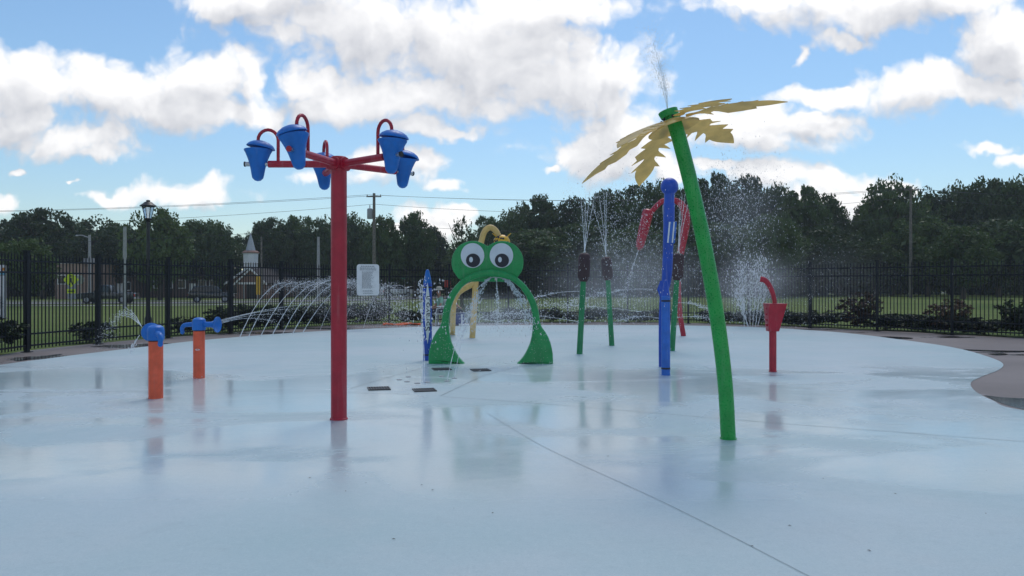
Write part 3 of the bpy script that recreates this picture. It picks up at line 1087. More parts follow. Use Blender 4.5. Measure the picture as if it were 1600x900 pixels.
# ------------------------------------------------------------------ red funnel post
g = G(1207.5, 580.5); Y = g.y
t = thing('funnel_sprayer', 'short red post with flared red hopper and curved spout', 'water feature', g)
q = lambda a_, b_, dy=0: P(a_, b_, Y + dy) - g
MB().lathe([(.062, 0), (.062, q(0, 517).z)], 20).build('post', RED, t)
MB().lathe([(.07, 0), (.07, .012), (.062, .016)], 20).build('base_ring', RED, t)
zb, zt = q(0, 517.5).z, q(0, 475).z
m = MB()
vs = []
for z, xa, xb, dd in ((zb, 1199, 1215, .085), (zt, 1197, 1225, .16)):
    xa, xb = q(xa, 0).x, q(xb, 0).x
    vs += [(xa, -dd, z), (xb, -dd, z), (xb, dd, z), (xa, dd, z)]
m.add(vs, [(0, 1, 2, 3), (0, 4, 5, 1), (1, 5, 6, 2), (2, 6, 7, 3), (3, 7, 4, 0), (4, 7, 6, 5)])
hp = m.build('hopper', RED, t, True, .006)
for zz in (482, 491, 500, 508):
    MB().box((q(1197.4, 0).x, 0, q(0, zz).z), (.025, .07, .035)).build('lug', RED, hp, True, .004)
MB().box(((q(1211, 0).x), 0, zt + .004), (.33, .33, .012)).build('hopper_rim', RED, hp, True, .003)
MB().tube(catmull([q(1211, 476, .03), q(1208, 460, .05), q(1202, 446, .08), q(1195, 438, .1), q(1188, 436, .12)], 5), [.036 + .016 * i / 20 for i in range(21)], 16).build('spout', RED, t)

# ------------------------------------------------------------------ signs on the fence
def rounded(w, h, r, n=6):
    pts = []
    for cx, cy, a0 in ((w / 2 - r, h / 2 - r, 0), (-w / 2 + r, h / 2 - r, 90), (-w / 2 + r, -h / 2 + r, 180), (w / 2 - r, -h / 2 + r, 270)):
        for k in range(n + 1):
            a_ = math.radians(a0 + 90 * k / n)
            pts.append((cx + r * math.cos(a_), cy + r * math.sin(a_)))
    return pts

def text_lines(w, rows, m, wob=.15):
    for z, h, ind, full in rows:
        x = -w / 2 + ind
        end = w / 2 - ind
        if not full: end -= random.random() * wob * w
        while x < end - .02:
            L = min(random.uniform(.025, .085), end - x)
            m.box((x + L / 2, -.0145, z), (L, .003, h))
            x += L + .014

c = P(575, 437.3, 26.3)
t = thing('rules_sign', 'white rounded rules sign on the fence behind the red pole', 'sign', (c.x, c.y, c.z), .30)
w, h = .74, 1.04
MB().prism(rounded(w, h, .09), .02, lambda u, v, d: Vector((u, d, v))).build('sign_board', SIGNW, t, True, .004)
m = MB()
for z, hh in ((.455, .022), (.40, .016), (.365, .016), (.33, .016)):
    text_lines(w, [(z, hh, .10 if z < .44 else .13, True)], m)
for k in range(22): text_lines(w, [(.27 - k * .026, .009, .17, False)], m)
for z in (-.36, -.40, -.455): text_lines(w, [(z, .012, .20, True)], m)
m.build('lettering', INK, t, False)
for z in (.42, -.42): MB().box((0, .03, z), (.30, .035, .03)).build('bracket', STEEL, t, False)

c = P(-16, 455.5, 17.3)
t = thing('rules_sign', 'white board with orange and blue corner print at the edge of view', 'sign', (c.x, c.y, c.z), .15)
w, h = .66, 1.17
MB().prism(rounded(w, h, .03), .02, lambda u, v, d: Vector((u, d, v))).build('sign_board', WHITE, t, True, .004)
MB().box((.27, -.0135, .49), (.07, .004, .07)).build('print_patch', SIGNOR, t, False)
MB().box((.26, -.0135, .405), (.10, .004, .07)).build('print_patch', SKYBL, t, False)
MB().box((.25, -.0135, .36), (.12, .004, .012)).build('print_patch', INK, t, False)
m = MB()
for k in range(9): text_lines(w, [(-.12 - k * .030, .012, .05, True)], m)
m.build('lettering', INK, t, False)
for z in (.45, -.45): MB().box((0, .03, z), (.30, .035, .03)).build('bracket', STEEL, t, False)

# ------------------------------------------------------------------ lamp post
c = G(231.5, 532); Y = 22.6
c = Vector(((231.5 - CX) / F * Y, Y, -.02))
t = thing('lamp_post', 'black lantern lamp post standing just outside the fence', 'lamp post', c)
zt = CH + (HY - 312) / F * Y
MB().lathe([(.14, 0), (.14, .08), (.10, .14), (.10, .55), (.07, .62), (.055, .9), (.045, zt - .62), (.07, zt - .60), (.05, zt - .56)], 18).build('pole', BLACK, t)
MB().lathe([(.03, zt - .58), (.10, zt - .56), (.115, zt - .53), (.06, zt - .51)], 16).build('lantern_base', BLACK, t)
ln = MB().lathe([(.085, zt - .51), (.165, zt - .17)], 4, Matrix.Rotation(PI / 4, 3, 'Z')).build('lantern_glass', LGLASS, t, False)
for k in range(4):
    a_ = PI / 2 * k + PI / 4 + PI / 4
    a_ = PI / 2 * k
    MB().tube([(.09 * math.cos(a_ + PI / 4), .09 * math.sin(a_ + PI / 4), zt - .51), (.17 * math.cos(a_ + PI / 4), .17 * math.sin(a_ + PI / 4), zt - .17)], .012, 6).build('lantern_bar', BLACK, t)
MB().lathe([(.23, zt - .17), (.225, zt - .15), (.14, zt - .09), (.10, zt - .05), (.055, zt - .04), (.055, zt), (.03, zt + .01)], 18).build('lantern_roof', BLACK, t)

# ------------------------------------------------------------------ poles, wires
def gz(x, y): return float(ground_z(x, y))

def wood_pole(px, topy, Y, label, r=.14, mat=WOODP, arm=0, transformer=False, lamp=False):
    x = (px - CX) / F * Y
    z0 = gz(x, Y)
    h = CH + (HY - topy) / F * Y - z0
    t = thing('utility_pole', label, 'utility pole', (x, Y, z0))
    MB().tube([(0, 0, -.3), (0, 0, h * .5), (0, 0, h)], [r, r * .88, r * .72], 12).build('pole', mat, t)
    if arm:
        MB().box((0, -.12, h - .35), (arm, .09, .11)).build('cross_arm', WOODP, t, False)
        for s in (-.45, 0, .45):
            MB().lathe([(.03, 0), (.06, .05), (.06, .09), (.03, .16)], 8, None, (s * arm, -.12, h - .29)).build('insulator', GREY, t)
    if transformer:
        MB().lathe([(.26, 0), (.28, .04), (.28, .95), (.22, 1.05), (.05, 1.08)], 16, None, (-.42, -.05, h - 2.6)).build('transformer', GREY, t)
        MB().tube([(-.42, -.05, h - 1.5), (-.42, -.05, h - 1.2)], .05, 8).build('bushing', GREY, t)
    if lamp:
        MB().tube([(0, 0, h - .3), (-.8, 0, h - .05), (-1.3, 0, h - .05)], .05, 8).build('lamp_arm', GREY, t)
        MB().lathe([(.05, 0), (.16, .06), (.10, .14), (.02, .16)], 10, None, (-1.35, 0, h - .16)).build('lamp_head', GREY, t)
    return x, Y, z0 + h
A_ = wood_pole(584.5, 302, 80, 'tall wooden utility pole with transformer can behind the rules sign', .19, arm=1.5, transformer=True)
B_ = wood_pole(1423, 292, 84, 'tall wooden utility pole before the trees on the right side', .17, arm=1.6)
wood_pole(195, 354, 60, 'pale smooth pole rising in front of the pickup truck', .16, CONC)
wood_pole(140, 367, 84, 'grey street light pole behind the pickup truck', .17, CONC, lamp=True)
wood_pole(497.5, 370, 95, 'short pale pole left of the red bucket pole', .22, CONC)
wood_pole(408.5, 370, 92, 'thin dark pole just right of the church steeple', .13)
wood_pole(1044, 300, 92, 'wooden pole with a box behind the blue ball pole', .15, transformer=True)
L0 = (-88.0, 82.0, 9.4); R0 = (110.0, 120.0, 15.5)
for k, (dz, dx) in enumerate(((-.15, -.6), (-.2, .6), (-1.1, 0.0), (-3.1, 0))):
    pts = []
    for a_, b_ in ((L0, A_), (A_, B_), (B_, R0)):
        for i in range(25):
            s = i / 24
            sag = 1.2 * 4 * s * (1 - s) * (.75 if dz > -1 else 1.1)
            pts.append((a_[0] + (b_[0] - a_[0]) * s + dx, a_[1] + (b_[1] - a_[1]) * s, a_[2] + (b_[2] - a_[2]) * s + dz - sag))
    pts = [p for i, p in enumerate(pts) if i == 0 or (Vector(p) - Vector(pts[i - 1])).length > .01]
    o = MB().tube(pts, .016, 5).build('power_line', BLACK)
    tag(o, 'thin dark power line strung between the utility poles above the trees', 'power line', 'power lines')

# ------------------------------------------------------------------ trees
def crown_mesh(name, seed, nclump, per, leaf, mat, shape='round', fill=500):
    r = np.random.default_rng(seed)
    C = []
    nl = 7
    lob = r.normal(size=(nl, 3)); lob /= np.linalg.norm(lob, axis=1)[:, None]
    lob[:, 2] = np.abs(lob[:, 2]) * .8 - .1
    amp = r.uniform(.0, .28, nl)
    while len(C) < nclump:
        v = r.normal(size=3); v /= np.linalg.norm(v)
        k = .62 + .38 * r.random() ** .5 if r.random() < .8 else r.random() * .6
        b = .80 + (np.maximum(0, lob @ v) ** 5 * amp).sum() * .9
        p = v * k * b
        if shape == 'pine': p[2] = p[2] * .8 + .15; p[:2] *= 1.0 - .25 * p[2]
        if shape == 'cone': p[:2] *= (1.05 - .75 * (p[2] + 1) / 2)
        C.append(p)
    C = np.array(C)
    rad = r.uniform(.10, .24, len(C))
    n = nclump * per
    ci = np.repeat(np.arange(nclump), per)
    d = r.normal(size=(n, 3)); d /= np.linalg.norm(d, axis=1)[:, None]
    pos = C[ci] + d * (rad[ci] * r.random(n) ** .4)[:, None] * np.array([1, 1, .75])
    sz = leaf * r.uniform(.6, 1.35, n)
    if fill:
        dv = r.normal(size=(fill, 3)); dv /= np.linalg.norm(dv, axis=1)[:, None]
        pf_ = dv * (r.random(fill) ** .5 * .62)[:, None]
        if shape == 'cone': pf_[:, :2] *= (1.05 - .75 * (pf_[:, 2] + 1) / 2)[:, None]
        pos = np.concatenate([pos, pf_]); sz = np.concatenate([sz, np.full(fill, leaf * 2.6)])
        n += fill
    a = r.normal(size=(n, 3)); a /= np.linalg.norm(a, axis=1)[:, None]
    t1 = np.cross(a, r.normal(size=(n, 3))); t1 /= np.linalg.norm(t1, axis=1)[:, None]
    t2 = np.cross(a, t1)
    s = sz[:, None]
    V = np.stack([pos - t1 * s, pos - t2 * s * .55, pos + t1 * s, pos + t2 * s * .55], 1).reshape(-1, 3)
    V[:, 2] = (V[:, 2] + 1) / 2            # unit crown: z 0..1, radius ~1
    Q = np.arange(4 * n).reshape(n, 4)
    o = raw(name, V, Q, mat)
    me = o.data
    bpy.data.objects.remove(o)
    return me


def trunk_mesh(seed, bare=False):
    r = random.Random(seed)
    m = MB()
    m.tube([(0, 0, -.05), (.01, 0, .25), (-.01, .01, .55), (.015, 0, .9)], [.035, .026, .020, .006], 9)
    for k in range(7):
        a_ = r.uniform(0, 2 * PI); z = r.uniform(.22, .6)
        L = r.uniform(.16, .30)
        m.tube([(0, 0, z), (math.cos(a_) * L * .5, math.sin(a_) * L * .5, z + L * .45), (math.cos(a_) * L, math.sin(a_) * L, z + L * 1.0)], [.014, .009, .003], 6)
    o = m.build('trunk', BARK)
    me = o.data
    bpy.data.objects.remove(o)
    return me

CRD = [crown_mesh('crown_mesh', 11 + i, 160, 66, .042, LEAF_D, ['round', 'pine', 'round', 'pine'][i], 700) for i in range(4)]
CRM = [crown_mesh('crown_mesh', 31 + i, 140, 62, .044, LEAF_M, 'round', 600) for i in range(3)]
CRS = [crown_mesh('crown_mesh', 41, 70, 26, .042, LEAF_D, 'cone', 0)]
TRK = [trunk_mesh(i) for i in range(3)]


def tree(px, topy, hw, Y, kind, label, group=None, low=.05, name='tree'):
    x = (px - CX) / F * Y
    z0 = gz(x, Y)
    H = CH + (HY - topy) / F * Y - z0
    W = hw / F * Y * (1.22 if kind == 'd' else 1.1)
    t = thing(name, label, 'tree', (x, Y, z0), random.uniform(0, 6.28), group)
    me = random.choice({'d': CRD, 'm': CRM, 's': CRS}[kind])
    c = bpy.data.objects.new('crown', me); COL.objects.link(c); c.parent = t
    c.location = (0, 0, H * low); c.scale = (W, W, H * (1 - low) / .97)
    k = bpy.data.objects.new('trunk', random.choice(TRK)); COL.objects.link(k); k.parent = t
    s = H
    k.scale = (min(s, W * 2.2), min(s, W * 2.2), s * .95)
    return t

G1, G2, G3, G4, G5 = ('trees behind the brick buildings', 'trees behind the church', 'trees behind the frog arch', 'tall trees behind the flower pole', 'trees at the right of the lawn')
LB = {G1: 'dark broadleaf tree in the mass behind the low brick buildings', G2: 'dark green tree in the row behind the red bucket pole',
      G3: 'dark tree in the mass behind the frog and cattails', G4: 'tall dark tree in the mass behind the green flower pole', G5: 'hazy dark tree in the mass behind the fence past the red hopper'}
def T(px, y, hw, Y, k, g): tree(px, y, hw, Y, k, LB[g], g)
# (photo x, top y, half width, depth, kind)
for a_ in [(-60, 345, 60, 105, 'd'), (10, 338, 55, 105, 'd'), (150, 336, 48, 112, 'd'), (200, 346, 45, 108, 'd'), (180, 352, 50, 118, 'd'), (110, 350, 50, 120, 'd'), (305, 340, 45, 110, 'd'), (345, 345, 32, 108, 'd'), (290, 356, 50, 125, 'd'), (235, 360, 45, 125, 'd')]:
    T(*a_, G1)
tree(68, 319, 52, 100, 'd', 'broad domed dark tree, tallest above the pale brick building')
tree(40, 368, 46, 70, 'm', 'green rounded tree in front of the pale brick building', low=.10)
tree(250, 322, 50, 92, 'm', 'green leafy tree directly behind the lantern lamp post')
tree(318, 338, 36, 112, 'm', 'green tree between lamp post and church steeple')
for a_ in [(425, 334, 34, 115, 'd'), (462, 331, 36, 118, 'd'), (505, 336, 32, 112, 'd'), (548, 329, 34, 116, 'd'), (400, 356, 26, 140, 'd'), (440, 365, 60, 125, 'd'), (520, 360, 60, 128, 'd'), (575, 350, 40, 125, 'd')]:
    T(*a_, G2)
tree(602, 332, 34, 100, 'm', 'green tree standing right behind the transformer pole')
tree(648, 326, 36, 104, 'm', 'green tree with pointed top left of the sky gap')
for a_ in [(675, 350, 26, 118, 'd'), (700, 385, 45, 125, 'd'), (765, 332, 32, 112, 'd'), (800, 322, 36, 114, 'd'), (845, 300, 42, 110, 'd'), (895, 303, 40, 112, 'd'), (735, 372, 40, 105, 'd'), (860, 350, 60, 100, 'd'), (800, 370, 50, 98, 'd'), (930, 340, 60, 100, 'd')]:
    T(*a_, G3)
tree(722, 320, 30, 60, 's', 'sparse young tree with sky showing through its twigs', low=.05)
for a_ in [(950, 288, 44, 104, 'd'), (998, 279, 42, 100, 'd'), (1035, 276, 36, 106, 'd'), (1075, 285, 36, 108, 'd'), (1115, 261, 44, 100, 'd'), (1165, 268, 44, 102, 'd'), (1215, 282, 40, 104, 'd'), (1255, 282, 40, 100, 'd'), (1290, 296, 34, 104, 'd'), (1000, 345, 60, 92, 'd'), (1090, 340, 70, 92, 'd'), (1180, 345, 70, 92, 'd'), (1270, 350, 60, 94, 'd')]:
    T(*a_, G4)
tree(1312, 375, 42, 98, 'm', 'lower green tree below the notch of sky in the treeline')
tree(1205, 330, 46, 84, 'm', 'mid green bushy tree in front of the tall treeline')
tree(1392, 273, 46, 100, 'd', 'tall dark tree left of the wooden pole, above its neighbours')
for a_ in [(1350, 312, 26, 106, 'd'), (1450, 292, 46, 108, 'd'), (1495, 282, 46, 106, 'd'), (1540, 272, 46, 104, 'd'), (1590, 273, 50, 102, 'd'), (1650, 270, 60, 100, 'd'), (1370, 372, 50, 96, 'd'), (1560, 340, 70, 90, 'd')]:
    T(*a_, G5)
tree(1450, 335, 60, 92, 'm', 'rounded green tree just right of the wooden pole')
tree(1505, 350, 50, 78, 'm', 'low green bushy tree behind the wide fence post')
# a few more beyond both edges so that the wood does not stop at the frame
for a_ in [(-160, 335, 70, 105, 'd'), (-260, 330, 70, 100, 'd')]: T(*a_, G1)
for a_ in [(1740, 268, 70, 98, 'd')]: T(*a_, G5)

# understory that closes the view under the crowns
THK = [crown_mesh('thicket_mesh', 81 + i, 90, 40, .06, LEAF_D, 'round', 500) for i in range(2)]
def thicket(px, topy, hw, Y, label, group):
    x = (px - CX) / F * Y; z0 = gz(x, Y)
    t = thing('bush', label, 'bush', (x, Y, z0), random.uniform(0, 6), group)
    c = bpy.data.objects.new('foliage', random.choice(THK)); COL.objects.link(c); c.parent = t
    H = CH + (HY - topy) / F * Y - z0
    c.location = (0, 0, -.25 * H); c.scale = (hw / F * Y, hw / F * Y, H * 1.25)
for px in range(-90, 370, 46):
    thicket(px + random.uniform(-8, 8), random.uniform(385, 405), 44, 118 + random.uniform(-3, 4), 'dark bush under the trees behind the low brick buildings', 'bushes behind the brick buildings')
for px in range(425, 720, 42):
    thicket(px + random.uniform(-8, 8), random.uniform(392, 412), 42, 128 + random.uniform(-3, 4), 'dark bush under the trees behind the road and rules sign', 'bushes behind the road')
for px in range(742, 1100, 40):
    thicket(px + random.uniform(-8, 8), random.uniform(385, 412), 42, 104 + random.uniform(-6, 4), 'dark bush under the trees behind the frog and cattails', 'bushes behind the frog and cattails')
for px in range(1110, 1720, 42):
    thicket(px + random.uniform(-8, 8), random.uniform(380, 408), 44, 106 + random.uniform(-8, 4), 'dark bush under the trees behind the right side of the fence', 'bushes behind the right side of the fence')

# shrubs along the fence
SHR = [crown_mesh('shrub_mesh', 61 + i, 60, 34, .075, LEAF_B, 'round', 120) for i in range(3)]
SHRR = [crown_mesh('shrub_mesh', 71, 60, 30, .07, LEAF_R, 'round', 60)]
def shrub(px, py, w, h, out, label, group, meshes=SHR, name='shrub'):
    g = G(px, py)
    d = (g - Vector((0, 8, 0))).normalized()
    g = g + d * out
    t = thing(name, label, 'shrub', (g.x, g.y, -.03), random.uniform(0, 6), group)
    c = bpy.data.objects.new('foliage', random.choice(meshes)); COL.objects.link(c); c.parent = t
    c.scale = (w, w, h)
    return t
H1, H2, H3 = 'hedge shrubs by the water arcs', 'hedge shrubs behind the frog and cattails', 'hedge shrubs on the right fence side'
for px in (352, 378, 405, 430, 455, 482, 510, 538, 565, 592):
    fy = np.interp(px, [p[0] for p in fence_px], [p[1] for p in fence_px])
    shrub(px, fy, random.uniform(.6, .85), random.uniform(.75, 1.0), .95, 'dark rounded shrub in the hedge outside the fence by the water arcs', H1)
for px in (640, 668, 770, 800, 830, 860, 890, 925, 960, 995, 1030):
    fy = np.interp(px, [p[0] for p in fence_px], [p[1] for p in fence_px])
    shrub(px, fy, random.uniform(.6, .85), random.uniform(.45, .68), .95, 'low dark shrub outside the fence behind the frog and cattails', H2)
for px in (1110, 1145, 1180, 1215, 1245, 1275, 1375, 1405, 1432, 1462, 1490, 1520, 1590, 1625):
    fy = np.interp(px, [p[0] for p in fence_px], [p[1] for p in fence_px])
    shrub(px, fy, random.uniform(.8, 1.05), random.uniform(.50, .68), 1.15, 'dark shrub in the hedge outside the right side of the fence', H3)
shrub(1335, 516, .85, 1.35, 1.0, 'reddish flowering shrub outside the fence past the red hopper', None, SHRR)
shrub(1470, 522, .8, 1.15, 1.1, 'dull reddish shrub beside the wide dark fence bay', None, SHRR)
shrub(1575, 528, .7, 1.2, .9, 'tall dark shrub near the fence end at the walkway bend', None)
shrub(158, 537, .65, .62, .9, 'low dark shrub outside the fence between two posts near the pickup', None)
shrub(300, 525, .7, .62, 1.0, 'low dark shrub outside the fence behind the trumpet sprayers', None)
shrub(5, 557, .8, .95, .9, 'dark shrub under the white board at the fence', None)

# ornamental grass behind the frog
g = G(731, 504) + Vector((0, -.35, 0))
m = MB()
for k in range(90):
    a_ = random.uniform(0, 2 * PI); L = random.uniform(.7, 1.15); s = random.uniform(.15, .5)
    dx, dy = math.cos(a_) * s, math.sin(a_) * s * .7
    m.tube([(dx * .15, dy * .15, 0), (dx * .55, dy * .55, L * .55), (dx * 1.1, dy * 1.1, L * (1 - s * .3))], [.012, .009, .002], 3, False)
o = m.build('ornamental_grass', LEAF_G); o.location = (g.x, g.y, 0)
tag(o, 'spiky silvery ornamental grass clump seen through the frog arch', 'plant')

# ------------------------------------------------------------------ church, buildings
def gable(m, w, d, h, rh, o=(0, 0, 0)):
    x, y, z = o
    m.add([(x - w / 2, y - d / 2, z), (x + w / 2, y - d / 2, z), (x + w / 2, y + d / 2, z), (x - w / 2, y + d / 2, z),
           (x - w / 2, y - d / 2, z + h), (x + w / 2, y - d / 2, z + h), (x + w / 2, y + d / 2, z + h), (x - w / 2, y + d / 2, z + h),
           (x, y - d / 2, z + h + rh), (x, y + d / 2, z + h + rh)],
          [(0, 1, 5, 8, 4), (2, 3, 7, 9, 6), (1, 2, 6, 5), (3, 0, 4, 7), (0, 3, 2, 1), (4, 8, 9, 7), (8, 5, 6, 9)])

def gable_roof(m, w, d, h, rh, o, ov=.4, th=.18):
    x, y, z = o
    for s in (-1, 1):
        a = math.atan2(rh, w / 2); L = math.hypot(w / 2, rh) + ov
        cx = x + s * (w / 4 + ov * .5 * math.cos(a)); cz = z + h + rh / 2 - ov * .5 * math.sin(a) + th * .62
        m.box((cx, y, cz), (L, d + 2 * ov, th), m=Matrix.Rotation(s * a, 3, 'Y'))

Yc = 100
def chx(px): return (px - CX) / F * Yc
x0 = chx(381); zc = gz(x0, Yc)
ch = thing('church', 'brick church with white belfry and pointed metal steeple', 'church', (x0, Yc, zc))
m = MB(); gable(m, 5.6, 14, 2.0, 1.9, (0, 9, 0)); m.build('nave_wall', BRICK, ch, False)
m = MB(); gable_roof(m, 5.6, 14, 2.0, 1.9, (0, 9, 0)); m.build('nave_roof', ROOFD, ch, False)
m = MB(); gable(m, 3.6, 3.0, 2.0, 1.7, (1.3, .4, 0)); m.build('porch_wall', BRICK, ch, False)
m = MB(); gable_roof(m, 3.6, 3.0, 2.0, 1.7, (1.3, .4, 0), .3, .15); m.build('porch_roof', ROOFD, ch, False)
for cx_, w_, h_, rh_, yy in ((0, 5.6, 2.0, 1.9, 1.55), (1.3, 3.6, 2.0, 1.7, -1.45)):
    a = math.atan2(rh_, w_ / 2)
    m = MB()
    m.prism([(-w_ / 2 - .25, h_ - .3), (0, h_ + rh_ - .1), (w_ / 2 + .25, h_ - .3), (w_ / 2 + .25, h_ - .04), (0, h_ + rh_ + .18), (-w_ / 2 - .25, h_ - .04)], .10, lambda u, v, d: Vector((cx_ + u, yy + d, v)))
    m.build('gable_trim', WHITE, ch, False)
MB().box((1.3, -1.2, 1.95), (3.3, .12, .26)).build('porch_beam', WHITE, ch, False)
for s in (-.9, .9):
    MB().tube([(1.3 + s, -1.25, 0), (1.3 + s, -1.25, 1.83)], .09, 10).build('column', WHITE, ch)
MB().box((1.3, -1.12, .95), (1.1, .06, 1.8)).build('door', BLACK, ch, False)
for wx in (-1.9,):
    wnd = MB().box((wx, 1.97, 1.2), (.7, .06, 1.1)).build('window', GLASS, ch, False)
    MB().box((wx, 1.95, .62), (.85, .08, .08)).build('sill', WHITE, wnd, False)
bz = CH + (HY - 428) / F * Yc - zc
bx, by = chx(377) - x0, 3.6
z1 = CH + (HY - 411) / F * Yc - zc; z2 = CH + (HY - 394) / F * Yc - zc; z3 = CH + (HY - 361) / F * Yc - zc
MB().box((bx, by, (bz + z1) / 2), (1.5, 1.5, z1 - bz)).build('tower_base', WHITE, ch, False)
MB().lathe([(.85, z1), (1.02, z1 + .12), (.95, z1 + .2), (1.0, z2 - .12), (1.15, z2)], 8, None, (bx, by, 0)).build('belfry', WHITE, ch, False)
MB().lathe([(1.12, z2), (1.2, z2 + .1), (.8, z2 + .35)], 8, None, (bx, by, 0)).build('eave_ring', BRICK, ch, False)
MB().lathe([(.66, z2 + .3), (.36, z2 + 1.5), (.02, z3)], 8, None, (bx, by, 0)).build('steeple', SLATE, ch, False)

def long_building(px0, px1, Y, topy, d, mat, label, name, win, roofm=ROOFD, flat=False):
    xa, xb = (px0 - CX) / F * Y, (px1 - CX) / F * Y
    xc = (xa + xb) / 2; w = xb - xa; z0 = gz(xc, Y)
    h = CH + (HY - topy) / F * Y - z0
    t = thing(name, label, 'building', (xc, Y + d / 2, z0))
    wh = h if flat else h * .68
    MB().box((0, 0, wh / 2 - .1), (w, d, wh + .2)).build('wall', mat, t, False)
    if flat:
        MB().box((0, 0, h + .06), (w + .2, d + .2, .12)).build('coping', SIDEW, t, False)
        MB().box((w * .12, -2, h + .45), (1.2, 1.2, .65)).build('roof_unit', GREY, t, True, .04)
    else:
        m = MB(); hh = h - wh
        m.add([(-w / 2 - .5, -d / 2 - .5, wh), (w / 2 + .5, -d / 2 - .5, wh), (w / 2 + .5, d / 2 + .5, wh), (-w / 2 - .5, d / 2 + .5, wh), (-w / 2 + d * .35, 0, h), (w / 2 - d * .35, 0, h)],
              [(0, 1, 5, 4), (1, 2, 5), (2, 3, 4, 5), (3, 0, 4), (3, 2, 1, 0)])
        m.build('roof', roofm, t, False)
    for u in win:
        f = MB().box((u * w / 2, -d / 2 - .03, wh * .55), (1.1, .05, 1.2)).build('window', WHITE, t, False)
        MB().box((u * w / 2, -d / 2 - .07, wh * .55), (.9, .03, 1.0)).build('pane', GLASS, f, False)
    MB().box((.1 * w, -d / 2 - .04, .95), (1.0, .06, 1.95)).build('door', WHITE if not flat else GREY, t, False)
    return t
long_building(86, 130, 98, 412, 12, BRICKP, 'pale brick flat roofed building beside the yellow pedestrian sign', 'brick_building', (-.5, .4), flat=True)
long_building(232, 348, 108, 409, 10, BRICKD, 'long low dark brick building left of the church', 'brick_building', (-.75, -.45, -.1, .45, .75))
long_building(148, 215, 106, 417, 10, BRICKD, 'low dark building behind the pickup truck', 'brick_building', (-.6, .5))

# yellow banner by the church
c = P(403.5, 441, 97)
t = thing('banner_stand', 'narrow yellow banner standing beside the church porch', 'banner', (c.x, c.y, gz(c.x, c.y)))
MB().tube([(0, 0, 0), (0, 0, 3.2)], .05, 8).build('pole', GREY, t)
MB().box((.05, -.06, 1.75), (.75, .03, 2.4)).build('banner_cloth', YELLOW, t, False)

# ------------------------------------------------------------------ road signs
def road_sign(px, py, Y, size, sides, mat, label, plate=False, rot=0, name='road_sign'):
    x = (px - CX) / F * Y; z0 = gz(x, Y)
    z = CH - (py - HY) / F * Y - z0
    t = thing(name, label, 'sign', (x, Y, z0), .05)
    MB().tube([(0, .04, -.1), (0, .04, z + size * .8)], .035, 8).build('post', GREY, t)
    poly = [(size * math.cos(2 * PI * (k + rot) / sides), size * math.sin(2 * PI * (k + rot) / sides)) for k in range(sides)]
    fc = MB().prism(poly, .02, lambda u, v, w: Vector((u, w - .02, z + v))).build('sign_face', mat, t, False)
    if plate:
        m = MB().lathe([(.07, -.005), (.07, .005)], 12, dirm((0, 1, 0)), (.02, -.036, z + size * .48))
        m.box((0, -.036, z + .02), (.16, .01, .30)).box((-.08, -.036, z - .28), (.09, .01, .34), m=Matrix.Rotation(.35, 3, 'Y')).box((.09, -.036, z - .28), (.09, .01, .34), m=Matrix.Rotation(-.35, 3, 'Y'))
        m.build('walker_symbol', DARKINK, fc, False)
        MB().box((0, -.02, z - size - .32), (.75, .02, .38)).build('plate', LIMEY, t, False)
        m = MB().box((-.05, -.034, z - size - .32), (.40, .01, .09)).box((.2, -.034, z - size - .26), (.2, .01, .08), m=Matrix.Rotation(.7, 3, 'Y')).box((.2, -.034, z - size - .38), (.2, .01, .08), m=Matrix.Rotation(-.7, 3, 'Y'))
        m.build('arrow', DARKINK, t, False)
road_sign(111, 437, 67, .66, 4, LIMEY, 'yellow green diamond pedestrian sign with arrow plate', True)
road_sign(125, 437, 68, .40, 8, GREY, 'grey octagonal sign seen from its back', rot=.5)
# street name sign, small red sign
x = (632 - CX) / F * 118
t = thing('street_name_sign', 'small green street name sign above the white cars', 'sign', (x, 118, gz(x, 118)))
MB().tube([(0, 0, -.1), (0, 0, 2.9)], .05, 8).build('post', GREY, t)
MB().box((0, -.06, 2.75), (.9, .03, .35)).build('name_plate', SHIELD, t, False)
c = P(703, 443.5, 112)
t = thing('roadside_sign', 'red roadside sign with pale lettering left of the frog head', 'sign', (c.x, c.y, gz(c.x, c.y)))
zz = c.z - gz(c.x, c.y)
for s in (-.5, .5): MB().box((s, .08, zz / 2), (.12, .1, zz)).build('post', GREY, t, False)
MB().box((0, 0, zz), (1.55, .14, 1.0)).build('panel', CARR, t, True, .02)
m = MB()
for k, (dx, dz, w_) in enumerate(((.15, .12, .7), (.2, -.18, .55))): m.box((dx, -.08, zz + dz), (w_, .02, .12))
m.build('pale_mark', SIGNW, t, False)

# ------------------------------------------------------------------ vehicles
def wheel(parent, x, y, r=.34, w=.22):
    m = MB().lathe([(r * .6, -w / 2), (r * .95, -w / 2), (r, -w / 2 + .03), (r, w / 2 - .03), (r * .95, w / 2), (r * .6, w / 2)], 20, dirm((0, 1, 0)), (x, y, r))
    o = m.build('wheel', TYRE, parent)
    s = -1 if y < 0 else 1
    MB().lathe([(.01, 0), (r * .2, .012), (r * .55, .0), (r * .58, .02)], 14, dirm((0, s, 0)), (x, y + s * w * .42, r)).build('rim', GREY, o)

